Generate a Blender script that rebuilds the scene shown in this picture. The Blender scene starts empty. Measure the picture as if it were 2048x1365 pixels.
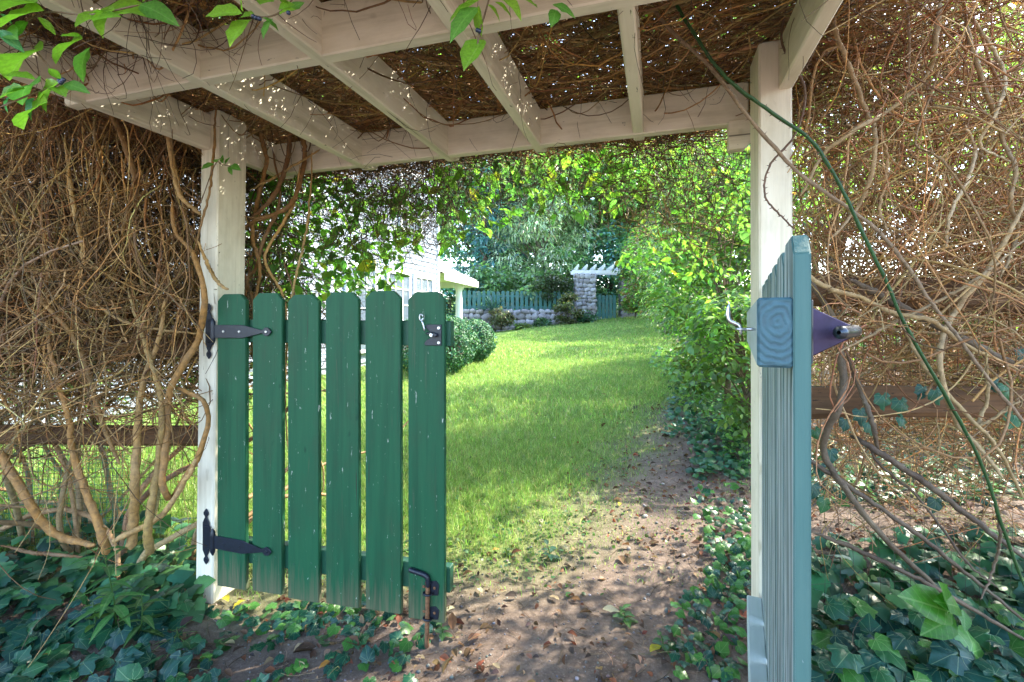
import bpy, bmesh, math, random
import numpy as np
from mathutils import Matrix, Vector

random.seed(11)
rng = np.random.default_rng(11)
SC = bpy.context.scene
COL = SC.collection
R = math.radians

# ------------------------------------------------------------------ camera, sky, sun, exposure
F, CX, HY, H = 950.0, 1024.0, 640.0, 1.12          # focal length and horizon of the 2048 px photograph, eye height
cam = bpy.data.cameras.new('camera')
cam.sensor_width = 36.0
cam.lens = F / 2048 * 36
cam.shift_y = -(682.5 - HY) / 2048
cam.clip_start = 0.02
cam.clip_end = 900
camo = bpy.data.objects.new('camera', cam)
COL.objects.link(camo)
camo.location = (0, 0, H)
camo.rotation_euler = (R(90), 0, 0)
SC.camera = camo

SUN_AZ, SUN_EL = 62.0, 44.0
world = bpy.data.worlds.new("World")
SC.world = world
world.use_nodes = True
wn = world.node_tree
bg = wn.nodes['Background']
sky = wn.nodes.new('ShaderNodeTexSky')
sky.sky_type = 'NISHITA'
sky.sun_disc = False
sky.sun_elevation = R(SUN_EL)
sky.sun_rotation = R(SUN_AZ)
sky.air_density = 1.0
sky.dust_density = 1.2
wn.links.new(sky.outputs[0], bg.inputs[0])
bg.inputs[1].default_value = 0.15

sun = bpy.data.lights.new('sun', 'SUN')
sun.energy = 2.2
sun.angle = R(0.5)
sun.color = (1.0, 0.92, 0.76)
suno = bpy.data.objects.new('sun', sun)
COL.objects.link(suno)
sv = Vector((math.sin(R(SUN_AZ)) * math.cos(R(SUN_EL)), math.cos(R(SUN_AZ)) * math.cos(R(SUN_EL)), math.sin(R(SUN_EL))))
suno.rotation_euler = sv.to_track_quat('Z', 'Y').to_euler()
suno.location = (8, 8, 12)

SC.view_settings.view_transform = 'Standard'
SC.view_settings.look = 'None'
SC.view_settings.gamma = 1.0
SC.view_settings.use_curve_mapping = False
SC.view_settings.exposure = 3.25
SC.cycles.max_bounces = 10
SC.cycles.diffuse_bounces = 6
SC.cycles.transmission_bounces = 6
SC.cycles.use_denoising = True

# ------------------------------------------------------------------ frames and terrain
TH = R(17.0)
CS, SN = math.cos(TH), math.sin(TH)


def W(u, v, z):
    return np.array([u * CS + v * SN, -u * SN + v * CS, z])


UD, VD = np.array([CS, -SN, 0.0]), np.array([SN, CS, 0.0])


def at(px, py, d):
    return np.array([(px - CX) / F * d, d, H + (HY - py) / F * d])


def sstep(a, b, x):
    t = np.clip((x - a) / (b - a), 0, 1)
    return t * t * (3 - 2 * t)


def wob2(x, y, s, ph=0.0):
    return (np.sin(x * s * 1.0 + y * s * .37 + ph) + np.sin(y * s * 1.13 - x * s * .45 + 1.7 + ph)
            + .6 * np.sin(x * s * 2.17 + y * s * 1.6 + 2.1 + ph) + .5 * np.sin(y * s * 2.7 - x * s * 1.3 + ph * 2)) / 3.1


def G(x, y):
    x = np.asarray(x, float)
    y = np.asarray(y, float)
    k = np.clip((y - 2.5) / 18.5, 0, 1.35)
    z = 1.12 * k + 0.1 * np.clip(x - 4.1, -9, 4) * k ** 1.5
    far = np.clip((y - 27) / 60, 0, 1)
    z = z + 5 * far * far
    near = 1 - sstep(4, 8, y)
    z = z + near * (.012 * wob2(x, y, 4.0) + .005 * wob2(x, y, 17, 2) + .0025 * wob2(x, y, 45, 4)) + .03 * sstep(4, 9, y) * wob2(x, y, .9)
    z = z + .05 * sstep(.9, 2.2, x) * near + .05 * sstep(-1.2, -2.2, x) * near
    return z


def on_ground(px, py):
    d = 2.0
    for _ in range(40):
        x = (px - CX) / F * d
        z = float(G(x, d))
        d2 = (H - z) * F / max(py - HY, 3.0)
        d = .5 * d + .5 * d2
    x = (px - CX) / F * d
    return np.array([x, d, float(G(x, d))])


def lawn_mask(x, y):
    b = .22 + .52 * (y - 2.42) + .13 * wob2(x, y, 5.1) + .08 * wob2(x, y, 13)
    path = sstep(-.62, .46, x - b) * (1 - sstep(4.6, 6.6, y + .4 * wob2(x, y, 2.0)))
    start = sstep(1.7, 2.5, y + .22 * wob2(x, y, 4.3, 3))
    edge = .225 * y + 1.25
    bank = sstep(-.15, .35, x - edge + .15 * wob2(x, y, 2.6, 1))
    return start * (1 - path) * (1 - bank)


# ------------------------------------------------------------------ scene helpers
def tag(o, label=None, cat=None, group=None, kind=None):
    if label:
        o['label'] = label
    if cat:
        o['category'] = cat
    if group:
        o['group'] = group
    if kind:
        o['kind'] = kind
    return o


def thing(name, loc, label, cat, group=None):
    o = bpy.data.objects.new(name, None)
    o.empty_display_size = .1
    COL.objects.link(o)
    o.location = tuple(float(c) for c in loc)
    return tag(o, label, cat, group)


def wloc(o):
    p = Vector((0, 0, 0))
    while o is not None:
        p = p + o.location
        o = o.parent
    return p


def link(name, me, mat, parent=None, M=None):
    o = bpy.data.objects.new(name, me)
    COL.objects.link(o)
    if mat is not None and len(me.materials) == 0:
        me.materials.append(mat)
    M = M.copy() if M is not None else Matrix.Identity(4)
    if parent is not None:
        o.parent = parent
        # parents only translate; a sub-part's parent may be rotated, then world matrix is kept through the inverse
        M = PM(parent).inverted() @ M
    o.matrix_local = M
    return o


def PM(o):
    M = o.matrix_local.copy() if o.type != 'EMPTY' else Matrix.Translation(o.location)
    if o.parent is not None:
        M = PM(o.parent) @ M
    return M


def mesh_np(name, V, Fc, tint=None, smooth=False):
    V = np.ascontiguousarray(V, np.float32).reshape(-1, 3)
    Fc = np.ascontiguousarray(Fc, np.int32)
    m, k = Fc.shape
    me = bpy.data.meshes.new(name)
    me.vertices.add(len(V))
    me.vertices.foreach_set('co', V.ravel())
    me.loops.add(m * k)
    me.loops.foreach_set('vertex_index', Fc.ravel())
    me.polygons.add(m)
    me.polygons.foreach_set('loop_start', np.arange(0, m * k, k, dtype=np.int32))
    if smooth:
        me.polygons.foreach_set('use_smooth', np.ones(m, bool))
    me.update(calc_edges=True)
    if tint is not None:
        a = me.attributes.new('tint', 'FLOAT_COLOR', 'POINT')
        c = np.ones((len(V), 4), np.float32)
        c[:, :3] = tint
        a.data.foreach_set('color', c.ravel())
    return me


def put(name, V, Fc, mat, parent=None, tint=None, smooth=False):
    V = np.asarray(V, float).reshape(-1, 3)
    if parent is not None:
        V = V - np.array(wloc(parent))
    me = mesh_np(name, V, Fc, tint, smooth)
    o = bpy.data.objects.new(name, me)
    me.materials.append(mat)
    COL.objects.link(o)
    if parent is not None:
        o.parent = parent
    return o


def frame(origin, x, y):
    x = Vector(x).normalized()
    y = Vector(y)
    y = (y - x * y.dot(x)).normalized()
    z = x.cross(y)
    M = Matrix.Identity(4)
    for i in range(3):
        M[i][0], M[i][1], M[i][2], M[i][3] = x[i], y[i], z[i], float(origin[i])
    return M


def prism_mesh(name, poly, t, bevel=.002, seg=1, cuts=0):
    bm = bmesh.new()
    vs = [bm.verts.new((p[0], p[1], -t / 2)) for p in poly]
    f = bm.faces.new(vs)
    r = bmesh.ops.extrude_face_region(bm, geom=[f])
    bmesh.ops.translate(bm, verts=[v for v in r['geom'] if isinstance(v, bmesh.types.BMVert)], vec=(0, 0, t))
    bmesh.ops.recalc_face_normals(bm, faces=bm.faces)
    if bevel > 0:
        bmesh.ops.bevel(bm, geom=list(bm.edges), offset=bevel, segments=seg, affect='EDGES', clamp_overlap=True)
    me = bpy.data.meshes.new(name)
    bm.to_mesh(me)
    bm.free()
    return me


def prism(name, poly, t, M, mat, parent=None, bevel=.002, seg=1):
    return link(name, prism_mesh(name, poly, t, bevel, seg), mat, parent, M)


def timber(name, p0, p1, side, w, h, mat, parent=None, bevel=.003):
    """length p0-p1, local y along 'side' (size w), local z the rest (size h)"""
    L = float(np.linalg.norm(np.asarray(p1) - np.asarray(p0)))
    M = frame(p0, np.asarray(p1) - np.asarray(p0), side)
    return prism(name, [(0, -w / 2), (L, -w / 2), (L, w / 2), (0, w / 2)], h, M, mat, parent, bevel)


def spline(pts, n):
    p = np.asarray(pts, float)
    p = np.vstack([2 * p[0] - p[1], p, 2 * p[-1] - p[-2]])
    m = len(p) - 3
    out = []
    for t in np.linspace(0, m - 1e-6, n):
        i = int(t)
        f = t - i
        a, b, c, d = p[i], p[i + 1], p[i + 2], p[i + 3]
        out.append(.5 * ((2 * b) + (c - a) * f + (2 * a - 5 * b + 4 * c - d) * f * f + (3 * b - a - 3 * c + d) * f ** 3))
    return np.array(out)


def tubes(P, Rad, sides=4, cap=False):
    """P (N,K,3), Rad (N,K) -> V, F (quads)"""
    P = np.asarray(P, float)
    Rad = np.asarray(Rad, float)
    N, K, _ = P.shape
    T = np.gradient(P, axis=1)
    T /= np.linalg.norm(T, axis=2, keepdims=True) + 1e-9
    mean = T.mean(1)
    ref = np.zeros((N, 3))
    ref[np.arange(N), np.argmin(np.abs(mean), axis=1)] = 1
    ref = np.repeat(ref[:, None], K, 1)
    n1 = np.cross(T, ref)
    n1 /= np.linalg.norm(n1, axis=2, keepdims=True) + 1e-9
    n2 = np.cross(T, n1)
    a = np.linspace(0, 2 * np.pi, sides, endpoint=False)
    V = P[:, :, None] + Rad[:, :, None, None] * (np.cos(a)[None, None, :, None] * n1[:, :, None] + np.sin(a)[None, None, :, None] * n2[:, :, None])
    idx = np.arange(N * K * sides).reshape(N, K, sides)
    i0 = idx[:, :-1, :]
    i1 = idx[:, 1:, :]
    Fq = np.stack([i0, np.roll(i0, -1, 2), np.roll(i1, -1, 2), i1], -1).reshape(-1, 4)
    return V.reshape(-1, 3), Fq


def one_tube(name, pts, r, mat, parent=None, n=40, sides=8, tint=(.2, .12, .06), bump=0.0, taper=1.0):
    c = spline(pts, n)
    rr = np.asarray(r if np.ndim(r) else [r] * 2, float)
    rad = np.interp(np.linspace(0, 1, n), np.linspace(0, 1, len(rr)), rr)
    if bump:
        c = c + rng.normal(0, bump, c.shape)
        rad = rad * (1 + rng.normal(0, .07, n))
    rad[0] *= .3
    rad[-1] *= .15
    V, Fq = tubes(c[None], rad[None], sides)
    return put(name, V, Fq, mat, parent, np.tile(np.array(tint), (len(V), 1)), True)


def wander(N, K, start, dirs, step, wob=.25, bias=(0, 0, 0), persist=.6):
    P = np.zeros((N, K, 3))
    P[:, 0] = start
    d = dirs / (np.linalg.norm(dirs, axis=1, keepdims=True) + 1e-9)
    nz = rng.normal(0, 1, (N, 3))
    bias = np.asarray(bias, float)
    st = np.asarray(step, float).reshape(-1, 1)
    for k in range(1, K):
        nz = persist * nz + (1 - persist ** 2) ** .5 * rng.normal(0, 1, (N, 3))
        d = d + wob * nz + bias
        d /= np.linalg.norm(d, axis=1, keepdims=True) + 1e-9
        P[:, k] = P[:, k - 1] + d * st
    return P


def rtint(N, base, var=.25, hue=.08):
    base = np.asarray(base, float)
    if base.ndim == 2:
        base = base[rng.integers(0, len(base), N)]
    b = base * np.exp(rng.normal(0, var, (N, 1))) * np.exp(rng.normal(0, hue, (N, 3)))
    return np.clip(b, 0, .95)


def twig_mesh(P, r0, r1, base, sides=3, var=.35):
    N, K, _ = P.shape
    r0 = np.broadcast_to(r0, (N,))
    r1 = np.broadcast_to(r1, (N,))
    t = np.linspace(0, 1, K)[None]
    rad = r0[:, None] * (1 - t) + r1[:, None] * t
    V, Fq = tubes(P, rad, sides)
    tint = np.repeat(rtint(N, base, var), K * sides, 0)
    return V, Fq, tint


# leaf templates: (verts, tris); length 1 along +x, normal +z
def half_leaf(side_pts, mid_pts, fold, droop):
    V = [(x, 0, -droop * x * x) for x in mid_pts]
    nm = len(mid_pts)
    Fc = []
    for s in (1, -1):
        b = len(V)
        V += [(x, s * y, fold * y - droop * x * x) for x, y in side_pts]
        ns = len(side_pts)
        chain_m, chain_s = list(range(nm)), [b + i for i in range(ns)]
        # strip from base to tip
        i = j = 0
        while i < nm - 1 or j < ns - 1:
            if j < ns - 1 and (i >= nm - 1 or V[chain_s[j + 1]][0] < V[chain_m[i + 1]][0] + .02):
                tri = (chain_m[i], chain_s[j], chain_s[j + 1])
                j += 1
            else:
                tri = (chain_m[i], chain_s[j], chain_m[i + 1])
                i += 1
            if s < 0:
                Fc.append(tri)
            else:
                Fc.append((tri[0], tri[2], tri[1]))
    return np.array(V, float), np.array(Fc, int)


OVATE = half_leaf([(.12, .13), (.32, .25), (.58, .25), (.82, .13)], [0, .3, .62, 1.0], .35, .15)
LANCE = half_leaf([(.15, .05), (.4, .11), (.7, .08)], [0, .35, .7, 1.0], .4, .35)
DIAM = (np.array([(0, 0, 0), (.45, .28, .08), (1, 0, -.08), (.45, -.28, .08)], float), np.array([(0, 2, 1), (0, 3, 2)], int))
DEAD = half_leaf([(.1, .12), (.35, .27), (.6, .24), (.85, .1)], [0, .3, .65, 1.0], .75, .25)
_o = [(0, .03), (-.13, .18), (-.10, .36), (.06, .46), (.20, .41), (.38, .50), (.52, .45), (.60, .31), (.78, .17), (1.0, 0)]
_out = _o + [(x, -y) for x, y in _o[-2::-1]]
_iv = [(.28, 0, .07)] + [(x, y, -.10 * ((x - .3) ** 2 + y * y) / .3 + (.05 if i % 2 else 0)) for i, (x, y) in enumerate(_out)]
IVY = (np.array(_iv, float), np.array([(0, i + 1, (i + 1) % len(_out) + 1) for i in range(len(_out))][::-1], int))
IVY = (IVY[0], IVY[1][:, [0, 2, 1]])
ROUND = (np.array([(0, 0, 0)] + [(.5 + .5 * math.cos(a), .46 * math.sin(a), .04 * math.cos(2 * a)) for a in np.linspace(math.pi * .85, -math.pi * .85, 8)], float),
         np.array([(0, i + 1, i + 2) for i in range(7)], int)[:, [0, 2, 1]])


def frames(n, heading=None):
    """rotation matrices (N,3,3) whose z column is n and x column close to heading"""
    n = n / (np.linalg.norm(n, axis=1, keepdims=True) + 1e-9)
    if heading is None:
        heading = rng.normal(0, 1, n.shape)
    x = heading - n * (heading * n).sum(1, keepdims=True)
    x /= np.linalg.norm(x, axis=1, keepdims=True) + 1e-9
    y = np.cross(n, x)
    return np.stack([x, y, n], -1)


def scatter(T, pos, Rm, s, tint):
    Tv, Tf = T
    N, k = len(pos), len(Tv)
    V = np.einsum('nij,kj->nki', Rm, Tv) * np.asarray(s).reshape(-1, 1, 1) + np.asarray(pos)[:, None]
    Fc = (Tf[None] + (np.arange(N) * k)[:, None, None]).reshape(-1, Tf.shape[1])
    return V.reshape(-1, 3), Fc, np.repeat(tint, k, 0)


def join(*parts):
    Vs, Fs, Ts, o = [], [], [], 0
    for V, Fc, t in parts:
        Fc = np.asarray(Fc)
        Vs.append(V)
        Fs.append(Fc + o)
        Ts.append(t)
        o += len(V)
    return np.vstack(Vs), np.vstack(Fs), np.vstack(Ts)


# ------------------------------------------------------------------ materials
def newmat(name):
    m = bpy.data.materials.new(name)
    m.use_nodes = True
    nt = m.node_tree
    return m, nt, nt.nodes['Principled BSDF'], nt.nodes['Material Output']


def nd(nt, kind, **kw):
    n = nt.nodes.new(kind)
    for k, v in kw.items():
        if k == 'inp':
            for a, b in v.items():
                n.inputs[a].default_value = b
        else:
            setattr(n, k, v)
    return n


def mixc(nt, fac, a, b, blend='MIX'):
    n = nt.nodes.new('ShaderNodeMix')
    n.data_type = 'RGBA'
    n.blend_type = blend
    for sock, val in ((n.inputs[0], fac), (n.inputs[6], a), (n.inputs[7], b)):
        if hasattr(val, 'is_output'):
            nt.links.new(val, sock)
        elif isinstance(val, (tuple, list)):
            sock.default_value = (*val[:3], 1)
        else:
            sock.default_value = val
    return n.outputs[2]


def ramp(nt, fac, a, b, ca=(0, 0, 0), cb=(1, 1, 1)):
    n = nt.nodes.new('ShaderNodeValToRGB')
    n.color_ramp.elements[0].position = a
    n.color_ramp.elements[0].color = (*ca, 1)
    n.color_ramp.elements[1].position = b
    n.color_ramp.elements[1].color = (*cb, 1)
    nt.links.new(fac, n.inputs[0])
    return n.outputs[0]


def noise(nt, vec, scale, detail=4, rough=.55, dist=0.0):
    n = nd(nt, 'ShaderNodeTexNoise', inp={'Scale': scale, 'Detail': detail, 'Roughness': rough, 'Distortion': dist})
    if vec is not None:
        nt.links.new(vec, n.inputs['Vector'])
    return n.outputs['Fac']


def coords(nt, scale=(1, 1, 1), rnd=True, kind='Object'):
    tc = nd(nt, 'ShaderNodeTexCoord')
    mp = nd(nt, 'ShaderNodeMapping')
    mp.inputs['Scale'].default_value = scale
    nt.links.new(tc.outputs[kind], mp.inputs['Vector'])
    if rnd:
        oi = nd(nt, 'ShaderNodeObjectInfo')
        mu = nd(nt, 'ShaderNodeMath', operation='MULTIPLY')
        mu.inputs[1].default_value = 37.0
        nt.links.new(oi.outputs['Random'], mu.inputs[0])
        nt.links.new(mu.outputs[0], mp.inputs['Location'])
    return mp.outputs[0]


def bump(nt, bsdf, h, strength=.3, dist=.01):
    b = nd(nt, 'ShaderNodeBump', inp={'Strength': strength, 'Distance': dist})
    nt.links.new(h, b.inputs['Height'])
    nt.links.new(b.outputs[0], bsdf.inputs['Normal'])
    return b


def paint_mat(name, col, col2, under, chip=.66, rough=.6, dirt=(.25, .2, .13), dirt_amt=.45, weather=0.0, spec=.35, foot=None, streak=None):
    m, nt, p, out = newmat(name)
    grain = noise(nt, coords(nt, (3, 60, 60)), 1.0, 5, .6, .6)
    fine = noise(nt, coords(nt, (8, 220, 220)), 1.0, 3, .6)
    blot = noise(nt, coords(nt, (4, 9, 9)), 1.0, 6, .62)
    chips = noise(nt, coords(nt, (18, 70, 70)), 1.0, 6, .7, .3)
    c = mixc(nt, ramp(nt, grain, .3, .75), col, col2)
    c = mixc(nt, ramp(nt, blot, .48, .8), c, mixc(nt, dirt_amt, c, dirt))
    if streak:
        sv = noise(nt, coords(nt, (1.2, 26, 26)), 1.0, 6, .65)
        c = mixc(nt, ramp(nt, sv, .5, .82), c, mixc(nt, streak[1], c, streak[0]))
        kn = noise(nt, coords(nt, (9, 16, 16)), 1.0, 2, .5)
        c = mixc(nt, ramp(nt, kn, .70, .76), c, mixc(nt, streak[1] * .8, c, streak[0]))
        cr = noise(nt, coords(nt, (1.5, 70, 70)), 1.0, 2, .5, .4)
        c = mixc(nt, ramp(nt, cr, .715, .73), c, mixc(nt, .75, c, (.03, .025, .018)))
    if foot:                      # soil splashed up the lower end of each board
        tc0 = nd(nt, 'ShaderNodeTexCoord')
        s0 = nd(nt, 'ShaderNodeSeparateXYZ')
        nt.links.new(tc0.outputs['Object'], s0.inputs[0])
        mr = nd(nt, 'ShaderNodeMapRange', inp={'From Min': .0, 'From Max': .17, 'To Min': .34, 'To Max': .0})
        nt.links.new(s0.outputs['X'], mr.inputs['Value'])
        ad = nd(nt, 'ShaderNodeMath', operation='ADD')
        nt.links.new(mr.outputs[0], ad.inputs[0])
        nt.links.new(grain, ad.inputs[1])
        c = mixc(nt, ramp(nt, ad.outputs[0], .62, 1.05), c, foot)
    ch = ramp(nt, chips, chip, chip + .015)
    c = mixc(nt, ch, c, under)
    if weather:
        wv = ramp(nt, noise(nt, coords(nt, (2.0, 90, 90)), 1.0, 4, .6), .5 - weather, .52)
        c = mixc(nt, wv, c, under)
    nt.links.new(c, p.inputs['Base Color'])
    p.inputs['Roughness'].default_value = rough
    p.inputs['Specular IOR Level'].default_value = spec
    hmix = mixc(nt, .35, grain, fine)
    hh = mixc(nt, ch, hmix, (0, 0, 0))
    bump(nt, p, hh, .35, .004)
    return m


M_CREAM = paint_mat('cream_paint', (.80, .74, .60), (.72, .65, .50), (.17, .15, .10), chip=.675, dirt=(.30, .25, .14), dirt_amt=.5, streak=((.36, .31, .19), .7))
M_GREEN = paint_mat('green_paint', (.017, .090, .042), (.012, .074, .036), (.34, .38, .32), chip=.658, rough=.5, spec=.18, dirt=(.035, .05, .03), dirt_amt=.5, streak=((.006, .03, .018), .75), foot=(.13, .115, .07))
M_GREENW = paint_mat('green_paint_rail', (.014, .080, .044), (.011, .064, .038), (.33, .33, .28), chip=.70, rough=.5, dirt=(.035, .05, .03), dirt_amt=.5)
M_WEATHERED = paint_mat('green_paint_weathered', (.42, .47, .47), (.30, .36, .36), (.05, .085, .085), chip=.68, rough=.65, dirt=(.12, .15, .15), dirt_amt=.5, weather=.015)
M_RAILW = paint_mat('faded_rail_paint', (.40, .46, .44), (.34, .41, .38), (.12, .2, .17), chip=.72, rough=.65)
def endgrain_mat():
    m, nt, p, out = newmat('painted_end_grain')
    tc = nd(nt, 'ShaderNodeTexCoord')
    mp = nd(nt, 'ShaderNodeMapping')
    mp.inputs['Location'].default_value = (0, -.012, .004)
    mp.inputs['Scale'].default_value = (0, 1, 1.3)
    nt.links.new(tc.outputs['Object'], mp.inputs['Vector'])
    wv = nd(nt, 'ShaderNodeTexWave', wave_type='RINGS', rings_direction='X', inp={'Scale': 34.0, 'Distortion': 3.2, 'Detail': 3.0, 'Detail Scale': 2.0})
    nt.links.new(mp.outputs[0], wv.inputs['Vector'])
    n = noise(nt, coords(nt), 60, 4, .6)
    c = mixc(nt, ramp(nt, wv.outputs['Fac'], .2, .8), (.026, .068, .085), (.030, .082, .100))
    c = mixc(nt, ramp(nt, n, .45, .75), c, (.035, .095, .115))
    nt.links.new(c, p.inputs['Base Color'])
    p.inputs['Roughness'].default_value = .6
    bump(nt, p, wv.outputs['Fac'], .5, .002)
    return m


M_END = endgrain_mat()
M_EDGE = paint_mat('sky_tinted_green_edge', (.055, .128, .115), (.040, .105, .098), (.22, .28, .27), chip=.70, rough=.6, dirt=(.08, .14, .13), dirt_amt=.4)  # the gate's green paint with blue skylight put into its colour
M_BARE = paint_mat('bare_timber', (.17, .085, .035), (.065, .032, .015), (.03, .018, .012), chip=.62, rough=.8, dirt=(.06, .04, .02), dirt_amt=.6)
M_TEAL = paint_mat('teal_paint', (.050, .155, .135), (.04, .125, .115), (.10, .14, .12), chip=.75, rough=.6)
M_WHITE = paint_mat('white_paint', (.82, .82, .80), (.78, .78, .76), (.6, .6, .57), chip=.78, rough=.55, dirt=(.5, .5, .46), dirt_amt=.3)


def flat_mat(name, col, rough=.5, metal=0.0, var=.3, scale=30):
    m, nt, p, out = newmat(name)
    n = noise(nt, coords(nt, (1, 1, 1)), scale, 4, .6)
    c = mixc(nt, ramp(nt, n, .3, .75), tuple(x * (1 - var) for x in col), tuple(min(1, x * (1 + var)) for x in col))
    nt.links.new(c, p.inputs['Base Color'])
    p.inputs['Roughness'].default_value = rough
    p.inputs['Metallic'].default_value = metal
    bump(nt, p, n, .15, .002)
    return m


M_IRON = flat_mat('black_iron', (.006, .010, .020), .42, .0, .35, 60)
M_STEEL = flat_mat('galvanised_steel', (.50, .52, .55), .28, 1.0, .15, 60)
M_DARKSTEEL = flat_mat('dark_violet_steel', (.030, .020, .055), .35, .6, .3, 40)
M_PIN = flat_mat('worn_dark_pin', (.05, .06, .075), .3, .8, .3, 60)
M_RUST = flat_mat('rusty_rod', (.20, .095, .045), .75, .2, .5, 90)
M_WIRE = flat_mat('rusty_wire', (.06, .045, .035), .6, .4, .3, 50)
M_PLASTIC = flat_mat('green_plastic', (.01, .16, .11), .4, 0, .2, 30)
M_BERRY = flat_mat('blue_black_berry', (.012, .018, .05), .22, 0, .4, 90)
M_MORTAR = flat_mat('mortar', (.13, .125, .12), .9, 0, .3, 12)
M_PEBBLE = flat_mat('pebble', (.26, .25, .25), .75, 0, .4, 25)


def stone_mat():
    m, nt, p, out = newmat('field_stone')
    oi = nd(nt, 'ShaderNodeObjectInfo')
    r = nt.nodes.new('ShaderNodeValToRGB')
    els = r.color_ramp.elements
    els[0].color = (.20, .19, .20, 1)
    els[1].color = (.46, .45, .47, 1)
    for pos, c in ((.25, (.36, .31, .27)), (.5, (.29, .29, .33)), (.75, (.40, .37, .34))):
        e = els.new(pos)
        e.color = (*c, 1)
    nt.links.new(oi.outputs['Random'], r.inputs[0])
    n = noise(nt, coords(nt), 3.0, 6, .65)
    c = mixc(nt, ramp(nt, n, .35, .7), mixc(nt, .45, r.outputs[0], (.12, .12, .12)), r.outputs[0])
    nt.links.new(c, p.inputs['Base Color'])
    p.inputs['Roughness'].default_value = .85
    bump(nt, p, n, .5, .03)
    return m


M_STONE = stone_mat()


def bark_mat(name='vine_bark', bumps=.9):
    m, nt, p, out = newmat(name)
    a = nd(nt, 'ShaderNodeAttribute', attribute_name='tint')
    n = noise(nt, coords(nt, rnd=False), 55, 5, .65)
    n2 = noise(nt, coords(nt, rnd=False), 9, 3, .6)
    c = mixc(nt, ramp(nt, n, .3, .72), mixc(nt, .68, a.outputs['Color'], (.02, .012, .008)), a.outputs['Color'])
    c = mixc(nt, ramp(nt, n2, .35, .8), c, mixc(nt, .35, c, (.33, .27, .18)))
    nt.links.new(c, p.inputs['Base Color'])
    p.inputs['Roughness'].default_value = .72
    p.inputs['Specular IOR Level'].default_value = .3
    bump(nt, p, n, bumps, .006)
    return m


M_BARK = bark_mat()


def leaf_mat(name, trans=.4, rough=.42, spec=.4, yellow=1.25, vary=16):
    m, nt, p, out = newmat(name)
    a = nd(nt, 'ShaderNodeAttribute', attribute_name='tint')
    n = noise(nt, coords(nt, rnd=False), vary, 4, .6)
    c = mixc(nt, ramp(nt, n, .3, .7), mixc(nt, .4, a.outputs['Color'], (.01, .02, .006)), a.outputs['Color'])
    # veins: 'lf' holds the place on the leaf blade (x along, y across) and the vein pattern (0 none, 1 pinnate, 2 palmate)
    lf = nd(nt, 'ShaderNodeAttribute', attribute_name='lf')
    sx = nd(nt, 'ShaderNodeSeparateXYZ')
    nt.links.new(lf.outputs['Vector'], sx.inputs[0])

    def mth(op, *args):
        q = nd(nt, 'ShaderNodeMath', operation=op)
        for i_, v_ in enumerate(args):
            if hasattr(v_, 'is_output'):
                nt.links.new(v_, q.inputs[i_])
            else:
                q.inputs[i_].default_value = v_
        return q.outputs[0]

    X_, T_ = sx.outputs['X'], sx.outputs['Z']
    Y_ = mth('ABSOLUTE', sx.outputs['Y'])
    mid = mth('LESS_THAN', Y_, .014)
    side = mth('LESS_THAN', mth('FRACT', mth('MULTIPLY', mth('SUBTRACT', X_, mth('MULTIPLY', Y_, 1.1)), 7.0)), .12)
    pin = mth('MULTIPLY', mth('MAXIMUM', mid, mth('MULTIPLY', side, .45)), mth('COMPARE', T_, 1.0, .2))
    ang = mth('ARCTAN2', Y_, X_)
    dl = mth('SUBTRACT', mth('FRACT', mth('ADD', mth('DIVIDE', ang, .72), .5)), .5)
    rr_ = mth('SQRT', mth('ADD', mth('MULTIPLY', X_, X_), mth('MULTIPLY', Y_, Y_)))
    pal = mth('MULTIPLY', mth('LESS_THAN', mth('MULTIPLY', mth('ABSOLUTE', dl), mth('MULTIPLY', rr_, .72)), .010), mth('COMPARE', T_, 2.0, .2))
    vein = mth('MULTIPLY', mth('MAXIMUM', pin, pal), .4)
    c = mixc(nt, vein, c, mixc(nt, .55, c, (.42, .52, .25)))
    nt.links.new(c, p.inputs['Base Color'])
    p.inputs['Roughness'].default_value = rough
    p.inputs['Specular IOR Level'].default_value = spec
    tr = nd(nt, 'ShaderNodeBsdfTranslucent')
    tc = mixc(nt, 1.0, c, (1.36 * yellow, 1.58, .85), 'MULTIPLY')
    nt.links.new(tc, tr.inputs['Color'])
    mx = nd(nt, 'ShaderNodeMixShader')
    mx.inputs[0].default_value = trans
    nt.links.new(p.outputs[0], mx.inputs[1])
    nt.links.new(tr.outputs[0], mx.inputs[2])
    nt.links.new(mx.outputs[0], out.inputs['Surface'])
    return m


M_LEAF = leaf_mat('leaf', .55, .38, .5, 1.02)
M_IVY = leaf_mat('ivy_leaf', .18, .34, .28, 1.0)
M_GRASS = leaf_mat('grass_blade', .4, .5, .3, 1.05)
M_DEAD = leaf_mat('dead_leaf', .2, .7, .2, 1.3, 30)
M_FAR = leaf_mat('far_leaf', .45, .36, .6, 1.05, 3)
M_BOX = leaf_mat('box_leaf', .2, .5, .2, 1.0, 20)


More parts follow.
